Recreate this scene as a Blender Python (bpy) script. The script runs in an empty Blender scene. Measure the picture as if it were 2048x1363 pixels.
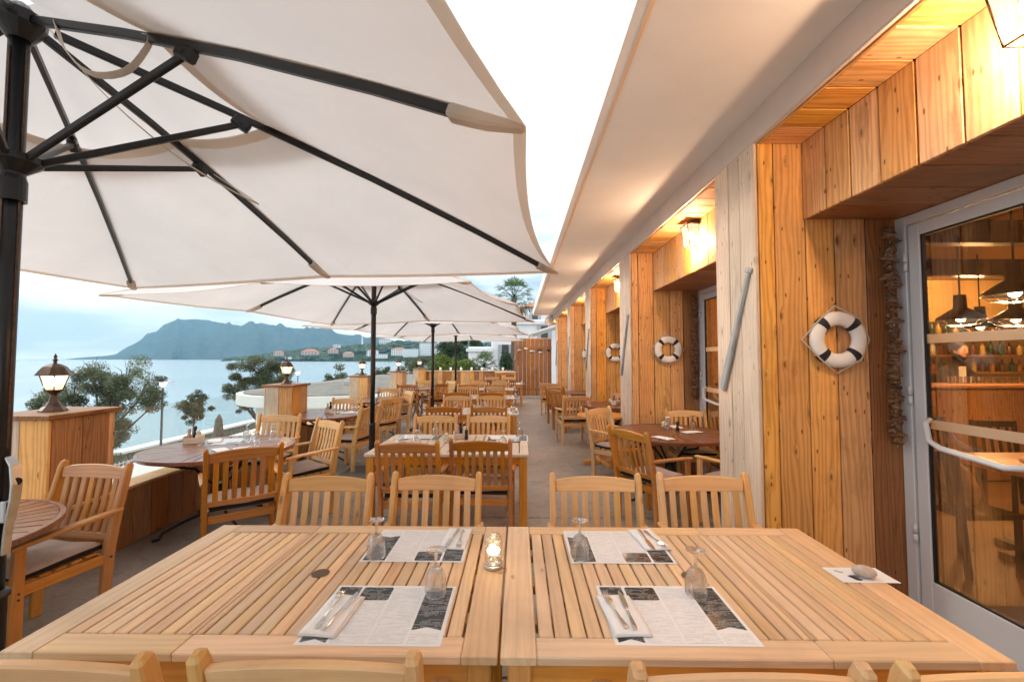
import bpy, bmesh, math, random
from mathutils import Vector, Matrix
random.seed(7)
R = math.radians
S = bpy.context.scene
COL = S.collection

# ------------------------------------------------------------------ camera, sky, sun, exposure
cam = bpy.data.cameras.new('camera'); co = bpy.data.objects.new('camera', cam); COL.objects.link(co)
co.location = (0, 0, 1.59); co.rotation_euler = (R(92.39), 0, R(0.876))
cam.lens = 15; cam.sensor_width = 36; cam.clip_start = 0.05; cam.clip_end = 30000
S.camera = co
S.view_settings.view_transform = 'Standard'; S.view_settings.look = 'None'
S.view_settings.gamma = 1; S.view_settings.use_curve_mapping = False
S.view_settings.exposure = 1.62
SUN_EL, SUN_AZ = 26, -72        # degrees above horizon, degrees right of +Y
HAZE = 1.1e-4

w = bpy.data.worlds.new('World'); S.world = w; w.use_nodes = True
def world():
    nt = w.node_tree; N = nt.nodes; L = nt.links; N.clear()
    out = N.new('ShaderNodeOutputWorld'); bg = N.new('ShaderNodeBackground')
    sky = N.new('ShaderNodeTexSky'); sky.sky_type = 'NISHITA'; sky.sun_disc = False
    sky.sun_elevation = R(SUN_EL); sky.sun_rotation = R(SUN_AZ); sky.dust_density = 1.5
    tc = N.new('ShaderNodeTexCoord'); sep = N.new('ShaderNodeSeparateXYZ'); L.new(tc.outputs['Generated'], sep.inputs[0])
    mp = N.new('ShaderNodeMapping'); mp.inputs['Scale'].default_value = (1.6, 1.6, 9); L.new(tc.outputs['Generated'], mp.inputs[0])
    nz = N.new('ShaderNodeTexNoise'); nz.inputs['Scale'].default_value = 1.5; nz.inputs['Detail'].default_value = 7
    nz.inputs['Roughness'].default_value = .55; nz.inputs['Distortion'].default_value = .4
    L.new(mp.outputs[0], nz.inputs['Vector'])
    # thinner cloud in a band low over the horizon, dense overhead
    band = N.new('ShaderNodeValToRGB'); band.color_ramp.elements[0].position = 0.0; band.color_ramp.elements[0].color = (.75, .75, .75, 1)
    for p, c in ((.085, .60), (.125, .10), (.165, .08), (.24, .45), (.45, .62)):
        e = band.color_ramp.elements.new(p); e.color = (c, c, c, 1)
    band.color_ramp.elements[-1].position = 1; band.color_ramp.elements[-1].color = (.7, .7, .7, 1)
    L.new(sep.outputs['Z'], band.inputs[0])
    add = N.new('ShaderNodeMath'); add.operation = 'ADD'; L.new(nz.outputs[0], add.inputs[0]); L.new(band.outputs[0], add.inputs[1])
    mr = N.new('ShaderNodeMapRange'); mr.interpolation_type = 'SMOOTHSTEP'
    mr.inputs['From Min'].default_value = .48; mr.inputs['From Max'].default_value = 1.0
    L.new(add.outputs[0], mr.inputs[0])
    sc = N.new('ShaderNodeMixRGB'); sc.blend_type = 'MULTIPLY'; sc.inputs[0].default_value = 1
    sc.inputs[2].default_value = (.055, .055, .055, 1); L.new(sky.outputs[0], sc.inputs[1])
    cl = N.new('ShaderNodeValToRGB'); L.new(nz.outputs[0], cl.inputs[0])
    cl.color_ramp.elements[0].position = .40; cl.color_ramp.elements[0].color = (.33, .35, .375, 1)
    cl.color_ramp.elements[1].position = .58; cl.color_ramp.elements[1].color = (.60, .60, .59, 1)
    # an overcast sky grows brighter towards the zenith
    zr = N.new('ShaderNodeMapRange'); zr.inputs['From Min'].default_value = .05; zr.inputs['From Max'].default_value = .9; zr.inputs['To Min'].default_value = 1.0; zr.inputs['To Max'].default_value = 1.5
    L.new(sep.outputs['Z'], zr.inputs[0])
    zm = N.new('ShaderNodeVectorMath'); zm.operation = 'SCALE'; L.new(cl.outputs[0], zm.inputs[0]); L.new(zr.outputs[0], zm.inputs['Scale'])
    mx = N.new('ShaderNodeMixRGB'); L.new(mr.outputs[0], mx.inputs[0]); L.new(sc.outputs[0], mx.inputs[1]); L.new(zm.outputs[0], mx.inputs[2])
    L.new(mx.outputs[0], bg.inputs[0]); bg.inputs[1].default_value = 1.0
    L.new(bg.outputs[0], out.inputs[0])
world()
sl = bpy.data.lights.new('sun', 'SUN'); sl.energy = 0.6; sl.angle = R(14); sl.color = (1, .9, .78)
so = bpy.data.objects.new('sun', sl); COL.objects.link(so); so.location = (0, 0, 40)
_d = Vector((math.sin(R(SUN_AZ)) * math.cos(R(SUN_EL)), math.cos(R(SUN_AZ)) * math.cos(R(SUN_EL)), math.sin(R(SUN_EL))))
so.rotation_euler = _d.to_track_quat('Z', 'Y').to_euler()

# ------------------------------------------------------------------ materials
class NB:
    def __init__(s, name):
        s.m = bpy.data.materials.new(name); s.m.use_nodes = True
        s.t = s.m.node_tree; s.N = s.t.nodes; s.L = s.t.links
        s.b = s.N['Principled BSDF']
    def n(s, ty, **k):
        x = s.N.new('ShaderNode' + ty)
        for a, v in k.items():
            if a.startswith('i_'):
                key = a[2:]; x.inputs[int(key) if key.isdigit() else key].default_value = v
            else: setattr(x, a, v)
        return x
    def l(s, a, b): s.L.new(a, b)
    def math(s, op, a, b=None, c=None):
        x = s.n('Math', operation=op)
        for i, v in enumerate((a, b, c)):
            if v is None: continue
            if isinstance(v, (int, float)): x.inputs[i].default_value = v
            else: s.l(v, x.inputs[i])
        return x.outputs[0]
    def ramp(s, f, *st, interp='LINEAR'):
        x = s.n('ValToRGB'); x.color_ramp.interpolation = interp; e = x.color_ramp.elements
        while len(e) < len(st): e.new(.5)
        for i, (p, c) in enumerate(st):
            e[i].position = p; e[i].color = (*c, 1) if isinstance(c, tuple) else (c, c, c, 1)
        s.l(f, x.inputs[0]); return x.outputs[0]
    def mix(s, f, a, b, mode='MIX'):
        x = s.n('MixRGB', blend_type=mode)
        for i, v in enumerate((f, a, b)):
            if isinstance(v, (int, float)): x.inputs[i].default_value = v
            elif isinstance(v, tuple): x.inputs[i].default_value = (*v, 1)
            else: s.l(v, x.inputs[i])
        return x.outputs[0]
    def bump(s, h, d, strength=1):
        x = s.n('Bump'); x.inputs['Distance'].default_value = d; x.inputs['Strength'].default_value = strength
        s.l(h, x.inputs['Height']); s.l(x.outputs[0], s.b.inputs['Normal'])

def wcoord(b):
    a = b.n('Attribute'); a.attribute_name = 'wc'
    oi = b.n('ObjectInfo')
    r = b.math('MULTIPLY', oi.outputs['Random'], 41.0)
    cb = b.n('CombineXYZ'); b.l(r, cb.inputs[0]); b.l(r, cb.inputs[1]); b.l(r, cb.inputs[2])
    ad = b.n('VectorMath', operation='ADD'); b.l(a.outputs['Vector'], ad.inputs[0]); b.l(cb.outputs[0], ad.inputs[1])
    return ad.outputs[0], oi.outputs['Random']

def wood(name, lo, hi, dark, rough=.5, knots=.5, var=.25, grain=1.0, weather=0.0, wcol=(.42, .38, .33), coat=0.0, amp=.34):
    b = NB(name); v, rnd = wcoord(b)
    def mapd(sx, sy, sz):
        m = b.n('Mapping'); m.inputs['Scale'].default_value = (sx, sy, sz); b.l(v, m.inputs[0]); return m.outputs[0]
    # knots
    kn = b.n('TexVoronoi', voronoi_dimensions='2D', i_Scale=1.0); b.l(mapd(3.1, 8.5, 1), kn.inputs['Vector'])
    ks = b.n('SeparateColor'); b.l(kn.outputs['Color'], ks.inputs[0])
    has = b.math('LESS_THAN', ks.outputs[0], knots * .62)
    kd = b.math('SUBTRACT', 1.0, b.math('MULTIPLY', kn.outputs['Distance'], b.math('ADD', 3.0, b.math('MULTIPLY', ks.outputs[2], 6.0)))); kd = b.math('MAXIMUM', kd, 0.0)
    kd = b.math('MULTIPLY', kd, has)
    core = b.ramp(kd, (.66, 0.0), (.74, 1.0))
    core = b.math('MULTIPLY', core, b.math('ADD', .45, b.math('MULTIPLY', ks.outputs[1], .55)))
    # cathedral bands
    n1 = b.n('TexNoise', i_Scale=1.0, i_Detail=3.0, i_Roughness=.5); b.l(mapd(.9, 7, 7), n1.inputs['Vector'])
    sp = b.n('SeparateXYZ'); b.l(v, sp.inputs[0])
    g = b.math('ADD', b.math('MULTIPLY', n1.outputs[0], 60.0 * grain), b.math('MULTIPLY', sp.outputs[1], 330.0 * grain))
    g = b.math('ADD', g, b.math('MULTIPLY', kd, 7.0))
    band = b.math('ADD', .5, b.math('MULTIPLY', b.math('SINE', g), .5)); band = b.math('POWER', band, .7)
    n2 = b.n('TexNoise', i_Scale=1.0, i_Detail=4.0, i_Roughness=.65); b.l(mapd(5, 160, 160), n2.inputs['Vector'])
    n3 = b.n('TexNoise', i_Scale=1.0, i_Detail=2.0); b.l(mapd(1.2, 4, 4), n3.inputs['Vector'])
    f = b.math('ADD', b.math('MULTIPLY', band, amp), b.math('MULTIPLY', n2.outputs[0], .42))
    f = b.math('ADD', f, b.math('MULTIPLY', n3.outputs[0], .42 + (.34 - amp) * .6)); f = b.math('ADD', f, (.34 - amp) * .25)
    c = b.ramp(f, (.28, lo), (.76, hi))
    if knots > .2:       # pin knots, nail heads and stains of sawn pine
        pk_ = b.n('TexVoronoi', voronoi_dimensions='2D', i_Scale=1.0); b.l(mapd(9, 24, 1), pk_.inputs['Vector'])
        ps_ = b.n('SeparateColor'); b.l(pk_.outputs['Color'], ps_.inputs[0])
        pd = b.math('MULTIPLY', b.math('LESS_THAN', ps_.outputs[0], .10), b.ramp(pk_.outputs['Distance'], (.08, .85), (.17, 0.0))); c = b.mix(pd, c, dark)
        n6 = b.n('TexNoise', i_Scale=1.0, i_Detail=6.0, i_Roughness=.7, i_Distortion=.6); b.l(mapd(2.2, 9, 9), n6.inputs['Vector'])
        c = b.mix(b.ramp(n6.outputs[0], (.56, 0.0), (.68, .5)), c, tuple(x * .5 for x in lo))
    c = b.mix(core, c, dark)
    halo = b.ramp(kd, (.2, 0.0), (.6, .35)); c = b.mix(halo, c, tuple(x * .62 for x in lo), 'MIX')
    # every piece a shade of its own
    hsv = b.n('HueSaturation'); b.l(c, hsv.inputs['Color'])
    wn = b.n('TexWhiteNoise', noise_dimensions='1D'); b.l(rnd, wn.inputs['W'])
    ws = b.n('SeparateColor'); b.l(wn.outputs['Color'], ws.inputs[0])
    b.l(b.math('ADD', 1 - var * .6, b.math('MULTIPLY', ws.outputs[0], var * 1.1)), hsv.inputs['Value'])
    b.l(b.math('ADD', 1 - var * .4, b.math('MULTIPLY', ws.outputs[1], var * .8)), hsv.inputs['Saturation'])
    b.l(b.math('ADD', .494, b.math('MULTIPLY', ws.outputs[2], .012)), hsv.inputs['Hue'])
    c = hsv.outputs[0]
    # dirt and handling marks
    ge = b.n('NewGeometry'); n4 = b.n('TexNoise', i_Scale=2.3, i_Detail=6.0, i_Roughness=.6); b.l(ge.outputs['Position'], n4.inputs['Vector'])
    st = b.ramp(n4.outputs[0], (.50, 0.0), (.72, .35)); c = b.mix(st, c, tuple(x * .55 for x in lo))
    if weather:
        n5 = b.n('TexNoise', i_Scale=1.0, i_Detail=5.0, i_Roughness=.6); b.l(mapd(1.6, 18, 18), n5.inputs['Vector'])
        wf = b.ramp(n5.outputs[0], (.36, weather), (.64, weather * .35)); c = b.mix(wf, c, wcol)
    b.l(c, b.b.inputs['Base Color'])
    rr = b.math('ADD', rough - .08, b.math('MULTIPLY', n2.outputs[0], .2)); b.l(rr, b.b.inputs['Roughness'])
    if coat: b.b.inputs['Coat Weight'].default_value = coat; b.b.inputs['Coat Roughness'].default_value = .18
    hgt = b.math('SUBTRACT', b.math('MULTIPLY', n2.outputs[0], .6), b.math('MULTIPLY', core, .3)); b.bump(hgt, .002, .7)
    return b.m

def plain(name, col, rough=.5, metal=0.0, noise=0.0, nscale=20, bump=0.0, emis=None, estr=0.0, spec=None, sheen=0.0):
    b = NB(name); b.b.inputs['Base Color'].default_value = (*col, 1); b.b.inputs['Roughness'].default_value = rough
    b.b.inputs['Metallic'].default_value = metal
    if noise or bump:
        tc = b.n('TexCoord'); nz = b.n('TexNoise', i_Scale=nscale, i_Detail=5.0, i_Roughness=.6); b.l(tc.outputs['Object'], nz.inputs['Vector'])
        if noise:
            c = b.ramp(nz.outputs[0], (.3, tuple(x * (1 - noise) for x in col)), (.7, tuple(min(1, x * (1 + noise)) for x in col))); b.l(c, b.b.inputs['Base Color'])
        if bump: b.bump(nz.outputs[0], bump)
    if emis: b.b.inputs['Emission Color'].default_value = (*emis, 1); b.b.inputs['Emission Strength'].default_value = estr
    if spec is not None: b.b.inputs['Specular IOR Level'].default_value = spec
    if sheen: b.b.inputs['Sheen Weight'].default_value = sheen
    return b.m

def glassy(name, tint=(1, 1, 1), ior=1.45, boost=1.0, rough=.02, body=0.0, bodycol=(.9, .9, .9)):
    """clear pane: see-through with a Fresnel reflection"""
    b = NB(name); b.N.remove(b.b); out = b.N['Material Output']
    tr = b.n('BsdfTransparent'); tr.inputs[0].default_value = (*tint, 1)
    gl = b.n('BsdfGlossy'); gl.inputs['Roughness'].default_value = rough
    fr = b.n('Fresnel', i_IOR=ior); f = b.math('MULTIPLY', fr.outputs[0], boost)
    mx = b.n('MixShader'); b.l(f, mx.inputs[0])
    if body:
        df = b.n('BsdfDiffuse'); df.inputs[0].default_value = (*bodycol, 1); m2 = b.n('MixShader'); m2.inputs[0].default_value = body
        b.l(tr.outputs[0], m2.inputs[1]); b.l(df.outputs[0], m2.inputs[2]); b.l(m2.outputs[0], mx.inputs[1])
    else: b.l(tr.outputs[0], mx.inputs[1])
    b.l(gl.outputs[0], mx.inputs[2]); b.l(mx.outputs[0], out.inputs[0])
    return b.m

def solidglass(name, col=(1, 1, 1), rough=0.0):
    b = NB(name); b.N.remove(b.b); g = b.n('BsdfGlass', i_IOR=1.45, i_Roughness=rough); g.inputs[0].default_value = (*col, 1)
    tr = b.n('BsdfTransparent'); tr.inputs[0].default_value = (.97, .97, .97, 1)
    mx = b.n('MixShader'); mx.inputs[0].default_value = .5; b.l(g.outputs[0], mx.inputs[1]); b.l(tr.outputs[0], mx.inputs[2])
    b.l(mx.outputs[0], b.N['Material Output'].inputs[0]); return b.m

def emit(name, col, s, see=0.0):
    b = NB(name); b.N.remove(b.b); e = b.n('Emission', i_Strength=s); e.inputs[0].default_value = (*col, 1)
    if see:
        tr = b.n('BsdfTransparent'); mx = b.n('MixShader'); mx.inputs[0].default_value = see
        b.l(e.outputs[0], mx.inputs[1]); b.l(tr.outputs[0], mx.inputs[2]); b.l(mx.outputs[0], b.N['Material Output'].inputs[0])
    else: b.l(e.outputs[0], b.N['Material Output'].inputs[0])
    return b.m

def fabric(name, col, trans):
    b = NB(name); out = b.N['Material Output']
    tc = b.n('TexCoord'); nz = b.n('TexNoise', i_Scale=1.3, i_Detail=4.0); b.l(tc.outputs['Object'], nz.inputs['Vector'])
    c = b.ramp(nz.outputs[0], (.3, tuple(x * .88 for x in col)), (.7, col)); b.l(c, b.b.inputs['Base Color']); b.b.inputs['Roughness'].default_value = .85  # mottled tone imitates light glowing unevenly through the parasol cloth
    n2 = b.n('TexNoise', i_Scale=2.2, i_Detail=3.0, i_Distortion=.8); b.l(tc.outputs['Object'], n2.inputs['Vector']); b.bump(n2.outputs[0], .07, .7)
    t = b.n('BsdfTranslucent'); b.l(c, t.inputs[0]); mx = b.n('MixShader'); mx.inputs[0].default_value = trans
    b.l(b.b.outputs[0], mx.inputs[1]); b.l(t.outputs[0], mx.inputs[2]); b.l(mx.outputs[0], out.inputs[0]); return b.m

M = {}
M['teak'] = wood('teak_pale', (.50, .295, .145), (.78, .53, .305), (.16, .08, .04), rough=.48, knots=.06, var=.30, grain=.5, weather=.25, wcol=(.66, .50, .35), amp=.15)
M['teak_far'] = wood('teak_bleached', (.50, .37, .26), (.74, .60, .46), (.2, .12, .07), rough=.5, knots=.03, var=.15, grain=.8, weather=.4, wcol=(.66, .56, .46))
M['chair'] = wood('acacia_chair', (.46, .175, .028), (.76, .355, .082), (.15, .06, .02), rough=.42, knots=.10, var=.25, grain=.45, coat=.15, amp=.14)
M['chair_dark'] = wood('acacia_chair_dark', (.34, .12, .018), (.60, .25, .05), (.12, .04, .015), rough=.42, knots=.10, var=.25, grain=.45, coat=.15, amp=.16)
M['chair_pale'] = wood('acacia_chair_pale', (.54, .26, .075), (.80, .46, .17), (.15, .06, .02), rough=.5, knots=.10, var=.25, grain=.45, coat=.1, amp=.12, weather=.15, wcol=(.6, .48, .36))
M['pine'] = wood('pine_plank', (.52, .225, .062), (.80, .435, .155), (.085, .03, .01), rough=.6, knots=.55, var=.34, grain=.55)
M['pine_pale'] = wood('pine_weathered', (.52, .35, .235), (.78, .575, .415), (.16, .08, .04), rough=.6, knots=.5, var=.20, grain=.6, weather=.4, wcol=(.68, .54, .43))
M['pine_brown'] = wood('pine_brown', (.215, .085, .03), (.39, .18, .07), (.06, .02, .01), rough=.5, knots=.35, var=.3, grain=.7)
M['mahog'] = wood('mahogany_slat', (.13, .045, .022), (.27, .105, .05), (.05, .02, .01), rough=.33, knots=.0, var=.35, grain=1.1, coat=.25)
M['drift'] = wood('driftwood', (.28, .22, .17), (.48, .41, .34), (.1, .07, .05), rough=.75, knots=.1, var=.5, grain=1.5)
M['driftbrown'] = wood('driftwood_brown', (.09, .045, .025), (.22, .12, .06), (.06, .03, .02), rough=.75, knots=.1, var=.6, grain=1.5)
M['darkwood'] = wood('dark_wood', (.012, .008, .006), (.03, .018, .012), (.02, .01, .01), rough=.35, knots=0, var=.2)
M['floorwood'] = wood('floor_wood', (.12, .065, .028), (.24, .14, .065), (.1, .05, .02), rough=.35, knots=.1, var=.3)
M['oar'] = wood('painted_oar', (.28, .27, .255), (.45, .44, .42), (.25, .22, .2), rough=.6, knots=.1, var=.1)
M['black'] = plain('black_metal', (.006, .006, .007), .34, .0, bump=.0)
M['alu'] = plain('brushed_steel', (.55, .55, .54), .33, 1.0)
M['bronze'] = plain('lantern_bronze', (.10, .06, .04), .42, .6, noise=.5, nscale=30)
M['iron'] = plain('wrought_iron', (.015, .014, .014), .45, .3)
M['steel'] = plain('cutlery_steel', (.72, .70, .67), .14, 1.0)
M['white'] = plain('white_frame', (.62, .63, .65), .35)
M['rubber'] = plain('black_rubber', (.012, .012, .012), .6)
M['cush'] = plain('cushion_taupe', (.40, .30, .26), .9, noise=.08, nscale=60, bump=.002, sheen=.2)
M['cushblack'] = plain('cushion_black', (.012, .012, .013), .85)
M['napkin'] = plain('white_napkin', (.80, .79, .78), .85, noise=.03, nscale=40, bump=.001)
M['canvas'] = fabric('parasol_canvas', (.76, .715, .69), .40)
M['hem'] = fabric('parasol_hem', (.90, .78, .66), .50)
M['strap'] = fabric('parasol_strap', (.80, .72, .62), .15)
M['pane'] = glassy('window_glass', (.97, .96, .94), boost=.45)
M['balus'] = glassy('balustrade_glass', (.93, .97, .96), boost=.09, body=.03, bodycol=(.85, .9, .9))
M['frost'] = fabric('frosted_band', (.86, .78, .66), .75)
M['lampglass'] = emit('lamp_glass_lit', (1, .72, .42), .9, .6)
M['bulb'] = emit('bulb_lit', (1, .80, .52), 16)
M['glass'] = solidglass('drinking_glass')
M['ringwhite'] = plain('lifebuoy_white', (.84, .82, .79), .5, noise=.05, nscale=10)
M['navy'] = plain('lifebuoy_navy', (.012, .013, .022), .6)
M['rope'] = plain('rope', (.52, .44, .33), .85, noise=.15, nscale=90, bump=.002)
M['render'] = plain('white_render', (.80, .785, .76), .8, noise=.06, nscale=1.1, bump=.003)
M['beamgrey'] = plain('beam_paint', (.60, .49, .42), .5, noise=.05, nscale=4, bump=.001)
M['pebble'] = plain('pebble_stone', (.47, .39, .33), .65, noise=.25, nscale=25, bump=.001)
M['pink'] = plain('salt_grinder', (.50, .30, .24), .5)
M['bottle'] = plain('dark_bottle', (.03, .015, .01), .12)
M['sugar'] = plain('sugar_sachets', (.72, .66, .56), .7, noise=.2, nscale=120)
M['cream'] = plain('cream_candle', (.75, .68, .55), .6)
M['skin'] = plain('skin', (.50, .28, .20), .55)
M['hair'] = plain('hair', (.025, .016, .012), .7)
M['shirtw'] = plain('white_shirt', (.7, .68, .65), .8)
M['shirtd'] = plain('dark_clothes', (.02, .022, .03), .8)
M['bluebag'] = plain('blue_cloth', (.20, .42, .60), .8)

CH = {}
# ------------------------------------------------------------------ mesh building
class MB:
    def __init__(s): s.v = []; s.f = []; s.w = []; s.sm = []; s.mi = []; s.cur = 0
    def off(s): return Vector((random.uniform(0, 60), random.uniform(0, 60), random.uniform(0, 60)))
    def sweep(s, pts, side, ws, hs, ch=.004, wswap=False, closed_ends=True, offs=None):
        """chamfered rectangular bar along pts; side = width direction"""
        pts = [Vector(p) for p in pts]; n = len(pts); side = Vector(side).normalized()
        if not isinstance(ws, (list, tuple)): ws = [ws] * n
        if not isinstance(hs, (list, tuple)): hs = [hs] * n
        T = []
        for i in range(n):
            a = pts[max(0, i - 1)]; b = pts[min(n - 1, i + 1)]; T.append((b - a).normalized())
        off = s.off(); L = 0; rings = []
        def ring(p, t, w, h, c, l):
            sd = (side - t * side.dot(t)).normalized(); up = sd.cross(t).normalized()
            base = len(s.v)
            for x, y in ((-w + c, -h), (w - c, -h), (w, -h + c), (w, h - c), (w - c, h), (-w + c, h), (-w, h - c), (-w, -h + c)):
                s.v.append(p + sd * x + up * y)
                a, b2 = (x, y) if not wswap else (y, x)
                s.w.append(Vector((l, a, b2)) + off)
            return base
        for i in range(n):
            if i: L += (pts[i] - pts[i - 1]).length
            w2, h2 = ws[i] / 2, hs[i] / 2; c = min(ch, w2 * .45, h2 * .45)
            if i == 0: rings.append(ring(pts[0], T[0], w2 - c * .7, h2 - c * .7, c * .5, 0)); rings.append(ring(pts[0] + T[0] * c, T[0], w2, h2, c, c)); continue
            if i == n - 1: rings.append(ring(pts[i] - T[i] * c, T[i], w2, h2, c, L - c)); rings.append(ring(pts[i], T[i], w2 - c * .7, h2 - c * .7, c * .5, L)); continue
            rings.append(ring(pts[i], T[i], w2, h2, c, L))
        for a, b in zip(rings, rings[1:]):
            for k in range(8): s.face([a + k, a + (k + 1) % 8, b + (k + 1) % 8, b + k])
        a = rings[0]; s.face([a + k for k in range(7, -1, -1)]); a = rings[-1]; s.face([a + k for k in range(8)])
        return s
    def bar(s, p, q, side, w, h, ch=.004, swap=None):
        return s.sweep([p, q], side, w, h, ch, wswap=(w < h) if swap is None else swap)
    def box(s, x0, x1, y0, y1, z0, z1, ch=.003, axis=None):
        d = (x1 - x0, y1 - y0, z1 - z0); ax = axis if axis is not None else max(range(3), key=lambda i: d[i])
        c = [(x0 + x1) / 2, (y0 + y1) / 2, (z0 + z1) / 2]; p = list(c); q = list(c); p[ax] = (x0, y0, z0)[ax]; q[ax] = (x1, y1, z1)[ax]
        o = [i for i in range(3) if i != ax]; sd = [0, 0, 0]; sd[o[0]] = 1
        return s.bar(p, q, sd, d[o[0]], d[o[1]], ch)
    def face(s, idx, sm=False): s.f.append(idx); s.sm.append(sm); s.mi.append(s.cur)
    def vert(s, p, w=None): s.v.append(Vector(p)); s.w.append(Vector(w) if w else Vector(p)); return len(s.v) - 1
    def poly(s, pts): s.face([s.vert(p) for p in pts])
    def tube(s, pts, r, n=10, cap=True, sm=True):
        pts = [Vector(p) for p in pts]; m = len(pts)
        rs = r if isinstance(r, (list, tuple)) else [r] * m
        ref = None; prev = None; off = s.off(); L = 0
        for i in range(m):
            t = (pts[min(m - 1, i + 1)] - pts[max(0, i - 1)]).normalized()
            if ref is None: ref = t.orthogonal().normalized()
            ref = (ref - t * ref.dot(t)); ref = ref.normalized() if ref.length > 1e-6 else t.orthogonal().normalized()
            u = t.cross(ref); base = len(s.v)
            if i: L += (pts[i] - pts[i - 1]).length
            for k in range(n):
                a = 2 * math.pi * k / n; d = ref * math.cos(a) + u * math.sin(a)
                s.v.append(pts[i] + d * rs[i]); s.w.append(off + Vector((L, rs[i] * a, 0)))
            if prev is not None:
                for k in range(n): s.face([prev + k, prev + (k + 1) % n, base + (k + 1) % n, base + k], sm)
            elif cap: s.face([base + k for k in range(n - 1, -1, -1)])
            prev = base
        if cap: s.face([prev + k for k in range(n)])
        return s
    def lathe(s, prof, n=20, c=(0, 0, 0), sm=True, rib=None, cap0=False, cap1=False):
        c = Vector(c); prev = None; off = s.off()
        for i, (r, z) in enumerate(prof):
            base = len(s.v)
            for k in range(n):
                a = 2 * math.pi * k / n; rr = r
                if rib and rib[0] <= i <= rib[1]: rr = r * (1 + rib[3] * math.cos(a * rib[2]))
                s.v.append(c + Vector((rr * math.cos(a), rr * math.sin(a), z))); s.w.append(off + Vector((z, rr * a, 0)))
            if prev is not None:
                for k in range(n): s.face([prev + k, prev + (k + 1) % n, base + (k + 1) % n, base + k], sm)
            elif cap0: s.face([base + k for k in range(n - 1, -1, -1)])
            prev = base
        if cap1: s.face([prev + k for k in range(n)])
        return s
    def prism(s, pts, z0, z1):
        n = len(pts); off = s.off(); b = len(s.v)
        for z in (z0, z1):
            for p in pts: s.v.append(Vector((p[0], p[1], z))); s.w.append(off + Vector((p[0], p[1], z)))
        s.face([b + k for k in range(n - 1, -1, -1)]); s.face([b + n + k for k in range(n)])
        for k in range(n): s.face([b + k, b + (k + 1) % n, b + n + (k + 1) % n, b + n + k])
        return s
    def ball(s, c, r, n=10, m=6, sx=1, sy=1, sz=1):
        prof = [(max(1e-4, math.sin(math.pi * i / m)) * r, -math.cos(math.pi * i / m) * r * sz) for i in range(m + 1)]
        b = len(s.v); s.lathe(prof, n, c)
        for i in range(b, len(s.v)):
            s.v[i].x = c[0] + (s.v[i].x - c[0]) * sx; s.v[i].y = c[1] + (s.v[i].y - c[1]) * sy
        return s
    def mesh(s, name, mats):
        me = bpy.data.meshes.new(name); me.from_pydata([tuple(v) for v in s.v], [], s.f); me.update()
        for m in (mats if isinstance(mats, (list, tuple)) else [mats]): me.materials.append(m)
        me.polygons.foreach_set('use_smooth', s.sm); me.polygons.foreach_set('material_index', s.mi)
        a = me.attributes.new('wc', 'FLOAT_VECTOR', 'POINT'); a.data.foreach_set('vector', [x for w_ in s.w for x in w_])
        return me
    def build(s, name, mats, parent=None, loc=None, rz=0):
        o = bpy.data.objects.new(name, s.mesh(name, mats)); COL.objects.link(o)
        if parent: o.parent = parent; CH.setdefault(parent.name, []).append(o)
        if loc: o.location = loc
        if rz: o.rotation_euler.z = rz
        return o

def tag(o, label=None, cat=None, group=None, kind=None):
    if label: o['label'] = label
    if cat: o['category'] = cat
    if group: o['group'] = group
    if kind: o['kind'] = kind
    return o
def empty(name, loc=(0, 0, 0), rz=0, label=None, cat=None, group=None):
    o = bpy.data.objects.new(name, None); COL.objects.link(o); o.location = loc; o.rotation_euler = (0, 0, rz); o.empty_display_size = .1
    return tag(o, label, cat, group)
def copy_tree(o, parent=None):
    c = o.copy(); COL.objects.link(c); c.parent = parent
    if parent: CH.setdefault(parent.name, []).append(c)
    for ch in CH.get(o.name, []): copy_tree(ch, c)
    return c
def put(o, loc, rz=0, label=None, group=None):
    c = copy_tree(o) if o.get('used') else o
    o['used'] = 1
    if 'used' in c and c is not o: del c['used']
    c.location = loc; c.rotation_euler = (0, 0, rz)
    if label: c['label'] = label
    if group: c['group'] = group
    return c
def point(name, loc, e, col=(1, .55, .22), r=.03, parent=None):
    l = bpy.data.lights.new(name, 'POINT'); l.energy = e; l.color = col; l.shadow_soft_size = r
    o = bpy.data.objects.new(name, l); COL.objects.link(o); o.location = loc; o.parent = parent; return o
def rgb(col, k): return tuple(min(1, c * k) for c in col)
# ------------------------------------------------------------------ ground, sea, hills
def mat_floor():
    b = NB('terrace_concrete'); tc = b.n('NewGeometry')
    n = b.n('TexNoise', i_Scale=1.1, i_Detail=8.0, i_Roughness=.6); b.l(tc.outputs['Position'], n.inputs['Vector'])
    n2 = b.n('TexNoise', i_Scale=45.0, i_Detail=4.0); b.l(tc.outputs['Position'], n2.inputs['Vector'])
    f = b.math('ADD', b.math('MULTIPLY', n.outputs[0], .7), b.math('MULTIPLY', n2.outputs[0], .3))
    c = b.ramp(f, (.32, (.17, .14, .115)), (.5, (.29, .245, .205)), (.68, (.41, .35, .295))); b.l(c, b.b.inputs['Base Color'])
    n7 = b.n('TexNoise', i_Scale=5.0, i_Detail=6.0, i_Roughness=.7, i_Distortion=1.2); b.l(tc.outputs['Position'], n7.inputs['Vector']); b.l(b.mix(b.ramp(n7.outputs[0], (.52, 0.0), (.66, .55)), c, (.13, .105, .085)), b.b.inputs['Base Color']); b.l(b.ramp(n.outputs[0], (.3, .38), (.7, .62)), b.b.inputs['Roughness']); b.bump(n2.outputs[0], .001); return b.m
M['floor'] = mat_floor()
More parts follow.
